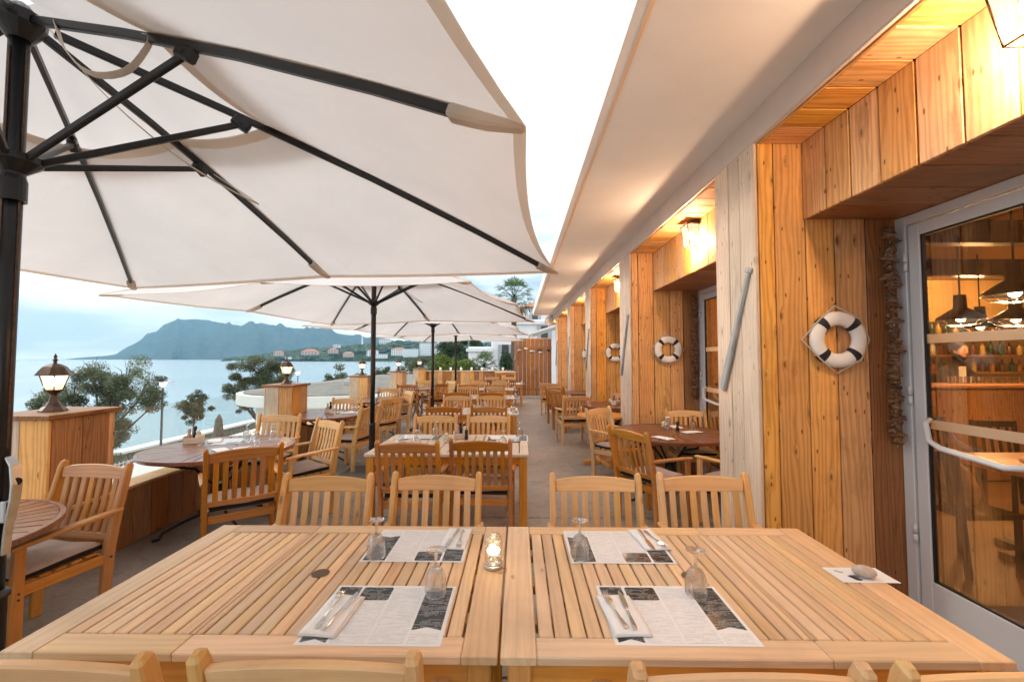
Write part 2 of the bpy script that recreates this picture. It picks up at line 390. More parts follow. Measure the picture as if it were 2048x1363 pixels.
# the terrace slab is cast in bays with open joints
fl = MB()
ys = [-3.0, .05, 2.2, 4.35, 6.52, 8.68, 10.46, 12.6, 14.8, 17.95, 19.0]
xs = [-4.15, 2.6]
for i in range(len(ys) - 1):
    for j in range(len(xs) - 1):
        fl.box(xs[j] + .004, xs[j + 1] - .004, ys[i] + .007, ys[i + 1] - .007, -.12, 0, ch=.004)
fo = fl.build('terrace_floor', M['floor']); tag(fo, kind='structure')
sb = MB(); sb.box(-4.15, 2.6, -3, 19, -4.2, -.03); tag(sb.build('terrace_base', plain('joint_grey', (.05, .045, .04), .9)), kind='structure')

def mat_ground():
    b = NB('promenade_paving'); tc = b.n('NewGeometry'); n = b.n('TexNoise', i_Scale=.35, i_Detail=8.0, i_Roughness=.65); b.l(tc.outputs['Position'], n.inputs['Vector'])
    c = b.ramp(n.outputs[0], (.35, (.25, .23, .20)), (.65, (.38, .35, .31))); b.l(c, b.b.inputs['Base Color']); b.b.inputs['Roughness'].default_value = .9; return b.m
M['ground'] = mat_ground()
g = MB(); g.box(-19.6, 60, -30, 70, -4.6, -3.8, ch=.01); tag(g.build('promenade', M['ground']), kind='structure')
def mat_sea():
    b = NB('sea_water'); ge = b.n('NewGeometry'); mp = b.n('Mapping'); mp.inputs['Scale'].default_value = (1, .45, 1); b.l(ge.outputs['Position'], mp.inputs[0])
    n = b.n('TexNoise', i_Scale=.35, i_Detail=8.0, i_Roughness=.62, i_Distortion=.5); b.l(mp.outputs[0], n.inputs['Vector'])
    n2 = b.n('TexNoise', i_Scale=.02, i_Detail=4.0); b.l(mp.outputs[0], n2.inputs['Vector'])
    c = b.ramp(n2.outputs[0], (.3, (.15, .26, .31)), (.7, (.21, .32, .37))); b.l(c, b.b.inputs['Base Color'])
    b.b.inputs['Roughness'].default_value = .22; b.b.inputs['IOR'].default_value = 1.33
    b.bump(n.outputs[0], .05, .6); return b.m
s_ = MB(); s_.poly([(-7500, -900, -5.3), (4400, -900, -5.3), (4400, 6900, -5.3), (-7500, 6900, -5.3)])
tag(s_.build('sea', mat_sea()), kind='structure')

def hill(name, prof, y0, depth, mat, n=140, seed=1, rough=.06, foot=-6):
    """ridge whose skyline follows prof = [(x, z)...]; slopes run down towards the viewer and away"""
    rnd = random.Random(seed); m = MB(); from mathutils import noise
    xs_ = [prof[0][0] + (prof[-1][0] - prof[0][0]) * i / n for i in range(n + 1)]
    def top(x):
        for (a, za), (b2, zb) in zip(prof, prof[1:]):
            if a <= x <= b2:
                t = (x - a) / (b2 - a); t = t * t * (3 - 2 * t) * .5 + t * .5; return za + (zb - za) * t
        return 0
    rows = [(-1, 0), (-.8, .10), (-.62, .3), (-.45, .52), (-.3, .74), (-.15, .92), (0, 1), (.3, .8), (1, 0)]
    sc = depth * .5
    for (d, k) in rows:
        for x in xs_:
            h = top(x); nz = noise.fractal(Vector((x / sc * 3, d * 2.2 + seed, seed)), 1, 2, 6)
            n3 = noise.fractal(Vector((x / sc * 14, d * 3 + seed, 4)), 1, 2, 4)
            z = h * k * (1 + (nz * .30 if -1 < d < 0 else 0)) + n3 * h * rough * (0 if not k else .35 if d == 0 else 1)
            yy = y0 + d * depth * (1 + .25 * nz); m.vert((x * yy / y0 + nz * sc * .06, yy, foot + max(0, z) if k else foot))
    c = n + 1
    for j in range(len(rows) - 1):
        for i in range(n): m.face([j * c + i, j * c + i + 1, (j + 1) * c + i + 1, (j + 1) * c + i], True)
    o = m.build(name, mat); tag(o, kind='structure'); return o
def mat_hill(name, a, c_, sc):
    b = NB(name); ge = b.n('NewGeometry'); n = b.n('TexNoise', i_Scale=sc, i_Detail=10.0, i_Roughness=.7); b.l(ge.outputs['Position'], n.inputs['Vector'])
    b.l(b.ramp(n.outputs[0], (.38, a), (.62, c_)), b.b.inputs['Base Color']); b.b.inputs['Roughness'].default_value = 1; b.b.inputs['Specular IOR Level'].default_value = 0; return b.m
hm = mat_hill('mountain_scrub', (.018, .035, .030), (.07, .09, .075), .012)
HB = mat_hill('pine_slope', (.022, .045, .020), (.06, .085, .04), .05)
# skyline in metres at 5 km
mp_ = [(-5400, 0), (-5150, 28), (-4950, 40), (-4800, 60), (-4600, 170), (-4380, 300), (-4200, 415), (-4080, 465), (-3900, 478), (-3700, 470), (-3480, 425), (-3300, 400), (-3150, 425), (-3040, 430), (-2850, 390), (-2600, 368), (-2300, 340), (-2000, 290), (-1700, 240), (-1300, 205), (-700, 190), (0, 230), (900, 260), (2500, 330), (3600, 150), (4200, 0)]
hill('mountain', mp_, 5000, 1500, hm, 260, 3)
# wooded headland at 1.2 km
hp = [(-830, 0), (-800, 8), (-720, 24), (-640, 32), (-560, 36), (-470, 46), (-380, 56), (-300, 52), (-200, 46), (-100, 48), (0, 50), (150, 60), (500, 70), (900, 60)]
hill('headland', hp, 1320, 200, HB, 120, 8, .10)

# ------------------------------------------------------------------ vegetation
def leafmat(name, a, b_, trans=.3):
    b = NB(name); out = b.N['Material Output']; at = b.n('Attribute'); at.attribute_name = 'wc'; sp = b.n('SeparateXYZ'); b.l(at.outputs['Vector'], sp.inputs[0])
    c = b.ramp(b.math('FRACT', sp.outputs[0]), (0, a), (1, b_)); b.l(c, b.b.inputs['Base Color']); b.b.inputs['Roughness'].default_value = .7
    t = b.n('BsdfTranslucent'); b.l(c, t.inputs[0]); mx = b.n('MixShader'); mx.inputs[0].default_value = trans
    b.l(b.b.outputs[0], mx.inputs[1]); b.l(t.outputs[0], mx.inputs[2]); b.l(mx.outputs[0], out.inputs[0]); return b.m
LM = {'olive': leafmat('tamarisk_leaves', (.045, .06, .03), (.22, .25, .13)),
      'pine': leafmat('pine_needles', (.02, .05, .025), (.075, .13, .055), .1),
      'bright': leafmat('shrub_leaves', (.07, .12, .02), (.24, .30, .06)),
      'palm': leafmat('palm_leaves', (.03, .07, .025), (.15, .22, .09)),
      'dead': leafmat('dry_fronds', (.16, .12, .07), (.32, .25, .15))}
M['bark'] = plain('bark', (.12, .09, .07), .9, noise=.3, nscale=12, bump=.01)
def rdir(r): 
    z = r.uniform(-1, 1); a = r.uniform(0, 2 * math.pi); q = math.sqrt(1 - z * z); return Vector((q * math.cos(a), q * math.sin(a), z))
def leaves(m, c, rad, n, size, r, stretch=2.2, tone=0):
    for _ in range(n):
        d = rdir(r) * (r.random() ** .45); p = Vector(c) + Vector((d.x * rad[0], d.y * rad[1], d.z * rad[2]))
        ax = (rdir(r) + Vector((0, 0, .5))).normalized(); sd = ax.orthogonal(); sd.rotate(Matrix.Rotation(r.uniform(0, 6.3), 3, ax))
        l = size * r.uniform(.5, 1.3) * stretch; w_ = size * r.uniform(.3, .7); t = min(.999, max(0, r.random() * .6 + .4 * (d.z * .5 + .5) * r.random() + tone))
        b = len(m.v)
        for q in (p, p + ax * l * .5 + sd * w_, p + ax * l, p + ax * l * .5 - sd * w_): m.v.append(q); m.w.append(Vector((t, 0, 0)))
        m.face([b, b + 1, b + 2, b + 3])
def tree(name, base, blobs, leafn, size, mat, label, cat='tree', trunk_h=None, r0=.1, seed=1, group=None, stretch=2.2):
    r = random.Random(seed); e = empty(name, base, 0, label, cat, group); m = MB(); t = MB()
    tot = sum(b[3] ** 2 for b in blobs)
    fork = Vector((0, 0, trunk_h if trunk_h else blobs[0][2] * .5))
    t.tube([(0, 0, 0), fork * .5 + Vector((r.uniform(-.1, .1), 0, 0)), fork], [r0, r0 * .8, r0 * .65], 8)
    for (x, y, z, R_) in blobs:
        c = Vector((x, y, z)); mid = fork.lerp(c, .5) + rdir(r) * R_ * .2
        t.tube([fork, mid, c], [r0 * .5, r0 * .3, r0 * .1], 6)
        for _ in range(int(4 + 6 * R_)):
            d = rdir(r) * R_ * .9; t.tube([c.lerp(mid, .3), c + d * .5 + rdir(r) * .1 * R_, c + d], [r0 * .14, r0 * .09, r0 * .03], 4)
        nsub = 9
        for k in range(nsub):
            d = rdir(r); cc = c + d * R_ * r.uniform(.3, .85); rr = R_ * r.uniform(.25, .5)
            leaves(m, cc, (rr, rr, rr * .8), int(leafn * R_ ** 2 / tot / nsub), size, r, stretch, r.uniform(-.2, .2))
    t.build('trunk', M['bark'], e); m.build('crown', mat, e); return e
# by the sea, seen over the terrace parapet
tree('tamarisk_tree', (-16.4, 16.5, -3.8), [(-.2, 0, 4.6, 1.0), (.9, .3, 4.6, .95), (-1.3, 0, 4.0, .9), (.6, 0, 3.6, .95), (-.4, .3, 3.5, .95), (1.7, .2, 4.1, .9), (-2.2, 0, 3.6, .75), (1.2, -.2, 2.9, .8), (.8, -.2, 2.2, .7), (-1.2, 0, 3.0, .8), (2.2, 0, 3.6, .5)], 46000, .029, LM['olive'], 'large wind-blown tamarisk tree rising behind the nearest lantern post', trunk_h=1.6, r0=.14, seed=2)
tree('tamarisk_tree', (-12.2, 20, -3.8), [(0, 0, 4.95, .95), (.9, .2, 4.8, .8), (-.9, 0, 4.5, .8), (.2, 0, 4.2, .95), (-1.3, 0, 3.9, .6), (1.2, 0, 4.2, .7), (-.7, 0, 3.2, .5)], 34000, .029, LM['olive'], 'tamarisk tree standing between the sea and the round flat-roofed building', trunk_h=2.4, r0=.12, seed=3)
tree('young_tree', (-15.3, 20, -3.8), [(0, 0, 3.25, .62), (.3, 0, 3.05, .6), (-.3, 0, 3.05, .6), (0, 0, 2.8, .55), (.1, .1, 3.45, .45)], 15000, .028, LM['olive'], 'small young tree with a ball crown beside the street lamp', trunk_h=2.2, r0=.05, seed=4)
for i, (x, y, z, R_, lb) in enumerate([(-12.9, 30, .4, .95, 'small round tree showing just over the flat roof, nearest the second lantern'), (-11.6, 30.5, .1, .7, 'thin pale tree beside the small round tree over the flat roof'), (-10.3, 33, .6, .9, 'low tree showing behind the third lantern post'), (-8.6, 34, .9, 1.2, 'bushy dark tree left of the fourth lantern'), (-7.2, 32, 1.2, 1.1, 'bushy dark tree between the fourth and fifth lanterns'), (-6.2, 36, .9, 1.0, 'low bush at the end of the row of trees by the promenade')]):
    tree('promenade_tree', (x, y, -3.8), [(0, 0, z + 3.6, R_), (R_ * .7, 0, z + 3.2, R_ * .7), (-R_ * .7, .1, z + 3.1, R_ * .7)], 3500, .06, LM['olive'], lb, trunk_h=2.6, r0=.08, seed=20 + i, group='trees along the promenade')
tree('pine_tree', (-7.4, 52, -3.8), [(0, 0, 7.2, 2.0), (1.9, 0, 6.6, 1.7), (-1.7, .3, 6.2, 1.5), (.4, 0, 5.0, 1.8), (2.8, 0, 5.2, 1.3), (-2.3, 0, 4.6, 1.2)], 16000, .10, LM['pine'], 'big dark pine behind the yellow-green hedge', trunk_h=3.4, r0=.22, seed=9)
def shrub(name, c, rad, n, size, mat, label, seed, cat='shrub', group=None):
    r = random.Random(seed); m = MB(); 
    for k in range(14):
        d = rdir(r); d.z = abs(d.z); cc = Vector((d.x * rad[0] * .7, d.y * rad[1] * .7, d.z * rad[2] * .6))
        leaves(m, cc, tuple(q * .42 for q in rad), n // 14, size, r, 1.8, r.uniform(-.25, .25))
    o = m.build(name, mat, None, c); return tag(o, label, cat, group)
shrub('hedge_shrub', (-4.9, 27, .35), (1.3, .9, 1.5), 6000, .07, LM['bright'], 'yellow-green shrub behind the back parapet, left of the last parasol pole', 31, group='bright shrubs beyond the terrace')
shrub('hedge_shrub', (-3.3, 26.5, .3), (1.3, .9, 1.35), 6000, .07, LM['bright'], 'yellow-green shrub behind the back parapet next to the low palm', 32, group='bright shrubs beyond the terrace')
shrub('cypress_shrub', (-.6, 21, .9), (.35, .35, 1.2), 2500, .05, LM['pine'], 'small dark conical shrub at the edge of the tall wooden fence', 33)
def palm(name, base, h, nf, L, label, r0=.2, seed=5, dead=True, skirt=True):
    r = random.Random(seed); e = empty(name, base, 0, label, 'palm tree'); t = MB(); pts = [(0, 0, h * k / 8) for k in range(9)]
    if h > .5: t.tube(pts, [r0 * (1.15 - .35 * k / 8) * (1 + .05 * math.sin(k * 7)) for k in range(9)], 12); t.build('trunk', M['bark'], e)
    c = MB(); dd = MB()
    def frond(m, el, az, L_, tone):
        d = Vector((math.cos(az) * math.cos(el), math.sin(az) * math.cos(el), math.sin(el)))
        st = L_ * .58; p0 = Vector((0, 0, h)); p1 = p0 + d * st - Vector((0, 0, .04 * L_)); m.tube([p0, p1], [.02, .012], 4)
        sd = d.cross(Vector((0, 0, 1))).normalized(); up = sd.cross(d)
        for k in range(13):
            a = (k - 6) / 6 * 1.45; dirv = (d * math.cos(a) + sd * math.sin(a) + up * .12 * math.cos(k * 2.1)).normalized()
            l2 = L_ * .50 * (1 - .25 * abs(a)); tip = p1 + dirv * l2 - Vector((0, 0, l2 * .34)); mid = p1 + dirv * l2 * .5; wv = dirv.cross(up).normalized() * .021 * L_
            b = len(m.v)
            for q in (p1, mid + wv, tip, mid - wv): m.v.append(q); m.w.append(Vector((min(.99, max(0, tone + r.uniform(-.25, .25))), 0, 0)))
            m.face([b, b + 1, b + 2, b + 3])
    for k in range(nf):
        el = R(85 - 115 * (k / nf) ** .85); az = k * 2.39996; frond(c, el, az, L * r.uniform(.85, 1.1), .75 - .6 * k / nf)
    c.build('crown', LM['palm'], e)
    if dead:
        for k in range(14): frond(dd, R(r.uniform(-75, -48)), r.uniform(0, 6.3), L * r.uniform(.6, .95), .5)
        dd.build('dry_fronds', LM['dead'], e)
    return e
palm('fan_palm', (-.28, 26, -3.8), 9.15, 30, 1.6, 'tall fan palm with a skirt of dry fronds behind the roof edge', .2)
palm('low_palm', (-2.1, 26, .75), .35, 34, 1.15, 'low fan palm behind the back parapet, in front of the white villa', seed=8, dead=False)

# far pines on the headland as one mass, and its houses
def far_wood():
    r = random.Random(5); m = MB()
    def top(x):
        for (a, za), (b2, zb) in zip(hp, hp[1:]):
            if a <= x <= b2: return za + (zb - za) * (x - a) / (b2 - a)
        return 0
    for _ in range(1500):
        x = r.uniform(-790, 250); k = r.random(); y = 1320 - 195 * (1 - k); z = -6 + top(x) * min(1, k * 1.15) + 1
        if r.random() < .93 and -500 < x < -80 and k < .42: continue
        s = r.uniform(4, 8)
        for j in range(3):
            c = Vector((x + r.uniform(-4, 4), y + r.uniform(-3, 3), z + r.uniform(1, 6)))
            b = len(m.v); t = r.random()
            prof = [(.02, -s * .35), (s * .75, -s * .2), (s, 0), (s * .6, s * .35), (.02, s * .5)]
            for (rr, zz) in prof:
                for q in range(6):
                    a = q * math.pi / 3; k2 = r.uniform(.7, 1.25); m.v.append(c + Vector((rr * k2 * math.cos(a), rr * k2 * math.sin(a), zz * k2))); m.w.append(Vector((t, 0, 0)))
            for i in range(4):
                for q in range(6): m.face([b + i * 6 + q, b + i * 6 + (q + 1) % 6, b + (i + 1) * 6 + (q + 1) % 6, b + (i + 1) * 6 + q])
    tag(m.build('pine_wood', LM['pine']), 'dark pine wood covering the headland across the bay', 'wood', kind='stuff')
far_wood()
HW = plain('villa_white', (.80, .79, .77), .8); HP = plain('villa_pink', (.55, .40, .33), .8); HR = plain('tile_roof', (.42, .19, .12), .8, noise=.25, nscale=.8); HWn = plain('villa_window', (.05, .06, .07), .3)
def villa(name, c, w_, d, h, label, roof='flat', wall=None, rows=2, cols=4, group='houses across the bay', rz=0):
    e = empty(name, c, rz, label, 'house', group); b = MB(); b.box(-w_ / 2, w_ / 2, -d / 2, d / 2, 0, h, ch=.02); b.build('wall', wall or HW, e)
    rf = MB()
    if roof == 'flat': rf.box(-w_ / 2 - .3, w_ / 2 + .3, -d / 2 - .3, d / 2 + .3, h, h + .4, ch=.02); rf.build('roof', HW, e)
    else:
        o = .4; z = h + .02; k = h + w_ * .16
        P_ = [(-w_ / 2 - o, -d / 2 - o, z), (w_ / 2 + o, -d / 2 - o, z), (w_ / 2 + o, d / 2 + o, z), (-w_ / 2 - o, d / 2 + o, z), (-w_ / 4, 0, k), (w_ / 4, 0, k)]
        i0 = [rf.vert(p) for p in P_]
        for f in ((0, 1, 5, 4), (1, 2, 5), (2, 3, 4, 5), (3, 0, 4), (3, 2, 1, 0)): rf.face([i0[q] for q in f])
        rf.build('roof', HR, e)
    for r_ in range(rows):
        for q in range(cols):
            x = (q + .5) / cols * w_ - w_ / 2; z = (r_ + .3) / rows * h; wn = MB(); wn.box(x - w_ / cols * .22, x + w_ / cols * .22, -d / 2 - .06, -d / 2 + .1, z, z + h / rows * .5, ch=.01)
            wn.build('window', HWn, e)
            if roof == 'flat' and rows > 2: bl = MB(); bl.box(x - w_ / cols * .4, x + w_ / cols * .4, -d / 2 - 1.2, -d / 2 - .01, z - .35, z + .7, ch=.02); bl.build('balcony', HW, e)
    return e
vl = [(-560, 1200, 12, 34, 6, 'tile', HP, 2, 5, 'long pink villa with a tiled roof low on the headland'), (-455, 1195, 6, 20, 7, 'tile', HP, 2, 4, 'pale villa at the water below the pink villa'),
      (-395, 1210, 8, 22, 10, 'tile', HW, 3, 5, 'white waterfront house left of the second parasol pole'), (-365, 1185, 3, 26, 7, 'flat', HW, 2, 6, 'low white waterfront house at the foot of the headland'),
      (-330, 1230, 10, 30, 11, 'tile', HW, 3, 6, 'white three-storey house just left of the second parasol pole'), (-402, 1280, 46, 26, 10, 'flat', HW, 2, 5, 'white villa alone among the pines high on the headland'),
      (-640, 1190, 9, 16, 7, 'tile', HP, 2, 3, 'small pink house near the tip of the headland'), (-505, 1215, 16, 18, 7, 'tile', HP, 2, 3, 'small tiled house above the pink villas'),
      (-285, 1185, 6, 30, 14, 'flat', HW, 4, 7, 'stepped white apartment block right of the second pole'), (-235, 1200, 10, 46, 22, 'flat', HW, 5, 9, 'tallest white apartment block across the bay'),
      (-180, 1210, 12, 36, 18, 'flat', HW, 4, 7, 'broad white apartment block beside the tallest one'), (-130, 1190, 8, 30, 13, 'flat', HW, 3, 6, 'lower white apartment block nearest the dark pine'),
      (-600, 1165, 1, 8, 3, 'flat', HW, 1, 2, 'tiny white boathouse at the headland shore'), (-540, 1260, 34, 14, 6, 'flat', HW, 1, 3, 'small white villa at the top of the pine slope')]
for (x, y, z, w_, h, rf, wl, ro, cl, lb) in vl: villa('villa', (x, y - (60 if z < 20 else 0), z), w_ * 1.25, 14, h * 1.5, lb, rf, wl, ro, cl)
lt = MB(); lt.lathe([(5, 0), (3.6, 6), (2.6, 40), (3.4, 41), (3.4, 43), (1.8, 43), (1.6, 49), (.1, 52)], 12); tag(lt.build('lighthouse', HW, None, (-700, 1900, 60)), 'slim white tower standing on the ridge across the bay', 'lighthouse')
# mid-distance white villas at the end of the terrace
WV = plain('near_villa_white', (.80, .81, .82), .75, noise=.03, nscale=2); SH = plain('villa_shutter', (.40, .43, .46), .6)
def nvilla(name, x0, x1, y0, y1, z0, z1, label, wins, hip=None):
    e = empty(name, (0, 0, 0), 0, label, 'house'); b = MB(); b.box(x0, x1, y0, y1, z0, z1, ch=.02); b.box(x0 - .15, x1 + .15, y0 - .15, y1 + .1, z1 - .35, z1 - .12, ch=.01); b.build('wall', WV, e)
    for (wx, wz, ww, wh) in wins:
        f = MB(); f.box(wx - ww / 2 - .07, wx + ww / 2 + .07, y0 - .05, y0 + .05, wz - .07, wz + wh + .07, ch=.01); fo_ = f.build('window', WV, e)
        p = MB(); p.box(wx - ww / 2, wx + ww / 2, y0 - .07, y0 + .02, wz, wz + wh, ch=.004); p.build('pane', HWn, fo_)
        for s in (-1, 1): q = MB(); q.box(wx + s * ww * .78 - ww * .25, wx + s * ww * .78 + ww * .25, y0 - .1, y0 - .052, wz, wz + wh, ch=.006); q.build('shutter', SH, fo_)
    if hip:
        r_ = MB(); o = .5; z = z1 + .01; cx = (x0 + x1) / 2; cy = (y0 + y1) / 2
        P_ = [(x0 - o, y0 - o, z), (x1 + o, y0 - o, z), (x1 + o, y1 + o, z), (x0 - o, y1 + o, z), (cx - 1, cy, z + hip), (cx + 1, cy, z + hip)]
        i0 = [r_.vert(p) for p in P_]
        for f in ((0, 1, 5, 4), (1, 2, 5), (2, 3, 4, 5), (3, 0, 4), (3, 2, 1, 0)): r_.face([i0[k] for k in f])
        r_.build('roof', HR, e)
    return e
nvilla('white_villa', -1.95, 6, 30.5, 38, -3.8, 4.4, 'white villa with grey shutters behind the low palm', [(-.95, 1.1, .5, 1.5), (-.1, 1.1, .45, 1.5), (1.85, 3.0, .5, .95), (3.2, 3.0, .5, .95)])
nvilla('white_annex', -3.55, -1.97, 30.2, 36, -3.8, 2.45, 'low white annex joined to the left of the white villa', [])
nvilla('red_roof_house', .55, 8, 44, 52, -3.8, 6.9, 'white house with a red tiled roof rising beyond the roof edge', [(1.7, 5.2, .6, 1.0), (3.6, 5.2, .6, 1.0)], hip=1.6)
cv = MB(); cv.cur = 0
cv.box(2.2, 2.34, 19.5, 25, 2.5, 2.62); cv.box(1.0, 1.12, 19.5, 25, 2.25, 2.33)
awn = empty('lean_to_roof', (0, 0, 0), 0, 'pale sloping lean-to roof above the tall wooden fence', 'roof')
am = MB(); am.bar((.5, 22, 2.75), (2.4, 22, 3.35), (0, 1, 0), 4, .08); am.build('roof_sheet', HW, awn); pm = MB(); pm.box(.55, .63, 20.1, 20.2, 0, 2.72); pm.box(2.25, 2.33, 20.1, 20.2, 0, 3.3); pm.build('post', HW, awn)

# ------------------------------------------------------------------ promenade: sea wall, railing, lamps, round building
stm = plain('rubble_stone', (.22, .20, .17), .9, noise=.4, nscale=3)
sw = empty('sea_wall', (-19.4, 8, -3.8), 0, 'low rubble stone wall with a pale coping between promenade and sea', 'wall')
cp = MB(); cp.box(-.36, .36, 0, 36, .80, .92, ch=.01); cp.build('coping', HW, sw)
co_ = MB(); co_.box(-.22, .22, 0, 36, 0, .80); co_.build('core', plain('mortar', (.3, .28, .25), .95), sw)
stone_meshes = []
rs = random.Random(3)
for k in range(8):
    m = MB(); n = 7; pts = [(.5 * math.cos(2 * math.pi * q / n) * rs.uniform(.75, 1.05), .5 * math.sin(2 * math.pi * q / n) * rs.uniform(.75, 1.05)) for q in range(n)]
    m.prism(pts, -.5, .5); me = m.mesh('stone', stm); stone_meshes.append(me)
cnt = 0; y = 9.0
for row in range(3):
    y = 10 + row * .17
    while y < 34 and cnt < 290:
        L_ = rs.uniform(.24, .42); o = bpy.data.objects.new('stone', rs.choice(stone_meshes)); COL.objects.link(o); o.parent = sw
        o.location = (.24, y - 8, .13 + row * .26); o.rotation_euler = (0, R(90), 0); o.scale = (.25, L_, .08); y += L_ + .02; cnt += 1
rl = empty('white_railing', (-17.4, 12, -3.8), 0, 'low white picket railing along the promenade', 'railing')
q = MB(); q.box(-.02, .02, 0, 12, .80, .84); q.box(-.02, .02, 0, 12, .12, .16); q.build('rail', HW, rl)
pk = MB(); pk.box(-.012, .012, -.02, .02, 0, .9); pkm = pk.mesh('picket', HW)
for k in range(60): o = bpy.data.objects.new('picket', pkm); COL.objects.link(o); o.parent = rl; o.location = (.03, .1 + k * .2, 0)

def street_lamp(x, y, h, label):
    e = empty('street_lamp', (x, y, -3.8), 0, label, 'street lamp', 'street lamps on the promenade')
    p = MB(); p.tube([(0, 0, 0), (0, 0, h - .25)], [.05, .035], 8); p.lathe([(.09, 0), (.09, .3), (.05, .34)], 8); p.build('pole', plain('lamp_post_grey', (.08, .10, .12), .5), e)
    hd = MB(); hd.lathe([(.01, h), (.38, h - .02), (.38, h - .05), (.05, h - .06)], 18); hd.build('lamp_shade', M['alu'], e)
    g_ = MB(); g_.lathe([(.14, h - .06), (.10, h - .16), (.04, h - .24)], 12, cap1=True); g_.build('lamp_glass', emit('street_lamp_lit', (1, .85, .65), 2.5), e)
street_lamp(-14.3, 17, 4.5, 'tall street lamp with a flat disc head between the two tamarisks')
street_lamp(-15.6, 30, 4.5, 'street lamp with its lit head just right of the second lantern')
fb = MB(); fb.lathe([(.03, 0), (.03, .5), (.22, .55), (.24, 1.2), (.16, 2.0), (.04, 2.25)], 10, rib=(2, 4, 5, .18)); fb_ = fb.build('folded_parasol', plain('brown_canvas', (.17, .13, .10), .9, noise=.2, nscale=4), None, (-16.9, 24, -3.8)); tag(fb_, 'brown folded parasol standing by the sea wall', 'parasol')

rb = empty('round_building', (0, 0, 0), 0, 'low white building with a rounded end and a flat gravel roof beside the terrace', 'building')
def stad(cx, y0, y1, r, k=18):
    pts = [(cx + r * math.cos(math.pi + math.pi * i / k), y0 + r * math.sin(math.pi + math.pi * i / k)) for i in range(k + 1)]
    return pts + [(cx + r, y1), (cx - r, y1)]
def mat_gravel():
    b = NB('roof_gravel'); ge = b.n('NewGeometry'); n = b.n('TexNoise', i_Scale=1.1, i_Detail=9.0, i_Roughness=.7); b.l(ge.outputs['Position'], n.inputs['Vector'])
    c = b.ramp(n.outputs[0], (.35, (.14, .13, .12)), (.65, (.27, .255, .235))); b.l(c, b.b.inputs['Base Color']); b.b.inputs['Roughness'].default_value = .95; return b.m
m = MB(); m.prism(stad(-7.0, 16.0, 30, 2.45), -3.8, .06); m.build('wall', M['render'], rb)
m = MB(); m.prism(stad(-7.0, 16.0, 31, 3.05), .08, .42); m.build('eave', M['render'], rb)
m = MB(); m.prism(stad(-7.0, 16.0, 31, 2.85), .424, .46); m.build('roof', mat_gravel(), rb)
m = MB(); m.box(-7.6, -6.4, 18.5, 18.9, .46, .62); m.build('roof_vent', M['alu'], rb)
for k in range(5):
    a = math.pi * (1.18 + .16 * k); m = MB(); c_, s2 = math.cos(a), math.sin(a)
    m.bar((-7.0 + 2.46 * c_, 16.0 + 2.46 * s2, -2.2), (-7.0 + 2.46 * c_, 16.0 + 2.46 * s2, -.7), (-s2, c_, 0), .9, .06); m.build('window', HWn, rb)
# grass on the bank below the rounded building
shrub('bank_shrub', (-12.2, 16, -3.9), (1.6, 2.2, 1.3), 6000, .06, LM['olive'], 'scrubby green bush on the bank under the rounded building', 41)

# person on the promenade
def person(name, loc, rz, joints, radii, edges, mats, label, hair=True, head=None, sub=2):
    e = empty(name, loc, rz, label, 'person')
    me = bpy.data.meshes.new('body'); me.from_pydata(joints, edges, []); o = bpy.data.objects.new('body', me); COL.objects.link(o); o.parent = e
    sk = o.modifiers.new('skin', 'SKIN'); 
    for i, r_ in enumerate(radii): me.skin_vertices[0].data[i].radius = r_ if isinstance(r_, tuple) else (r_, r_)
    me.skin_vertices[0].data[0].use_root = True
    ss = o.modifiers.new('sub', 'SUBSURF'); ss.levels = sub; ss.render_levels = sub
    for m_ in mats: me.materials.append(m_)
    return e, o
# ------------------------------------------------------------------ restaurant front (frame of the wall: s outwards, t along)
OX, OY, PHI = 1.597, 2.85, R(1.08)
def WP(s, t, z=0): return (OX + s * math.cos(PHI) - t * math.sin(PHI), OY + s * math.sin(PHI) + t * math.cos(PHI), z)
bld = empty('restaurant_front', (OX, OY, 0), PHI, 'plank-clad restaurant front with pillars, recessed glass doors and a deep white canopy roof', 'building')
PT = [-2.95, 0, 2.985, 5.90, 8.80, 11.94]; PD = .5; HT = 3.04; LB = 2.535; SD = .92; SLN = .32
rp = random.Random(11)
def plank(x0, x1, y0, y1, z0, z1, mat, axis, g=.0034, name='plank'):
    m = MB(); d = [x1 - x0, y1 - y0, z1 - z0]
    c = [(x0, x1), (y0, y1), (z0, z1)]; o = sorted([i for i in range(3) if i != axis], key=lambda i: -d[i])[0]
    a, b = c[o]; c[o] = (a + g + rp.uniform(0, .0016), b - g - rp.uniform(0, .0016))
    m.box(c[0][0], c[0][1], c[1][0], c[1][1], c[2][0], c[2][1], ch=.0035, axis=axis)
    return m.build(name, mat, bld)
bk = plain('lining_dark', (.03, .02, .015), .9)
core = MB()
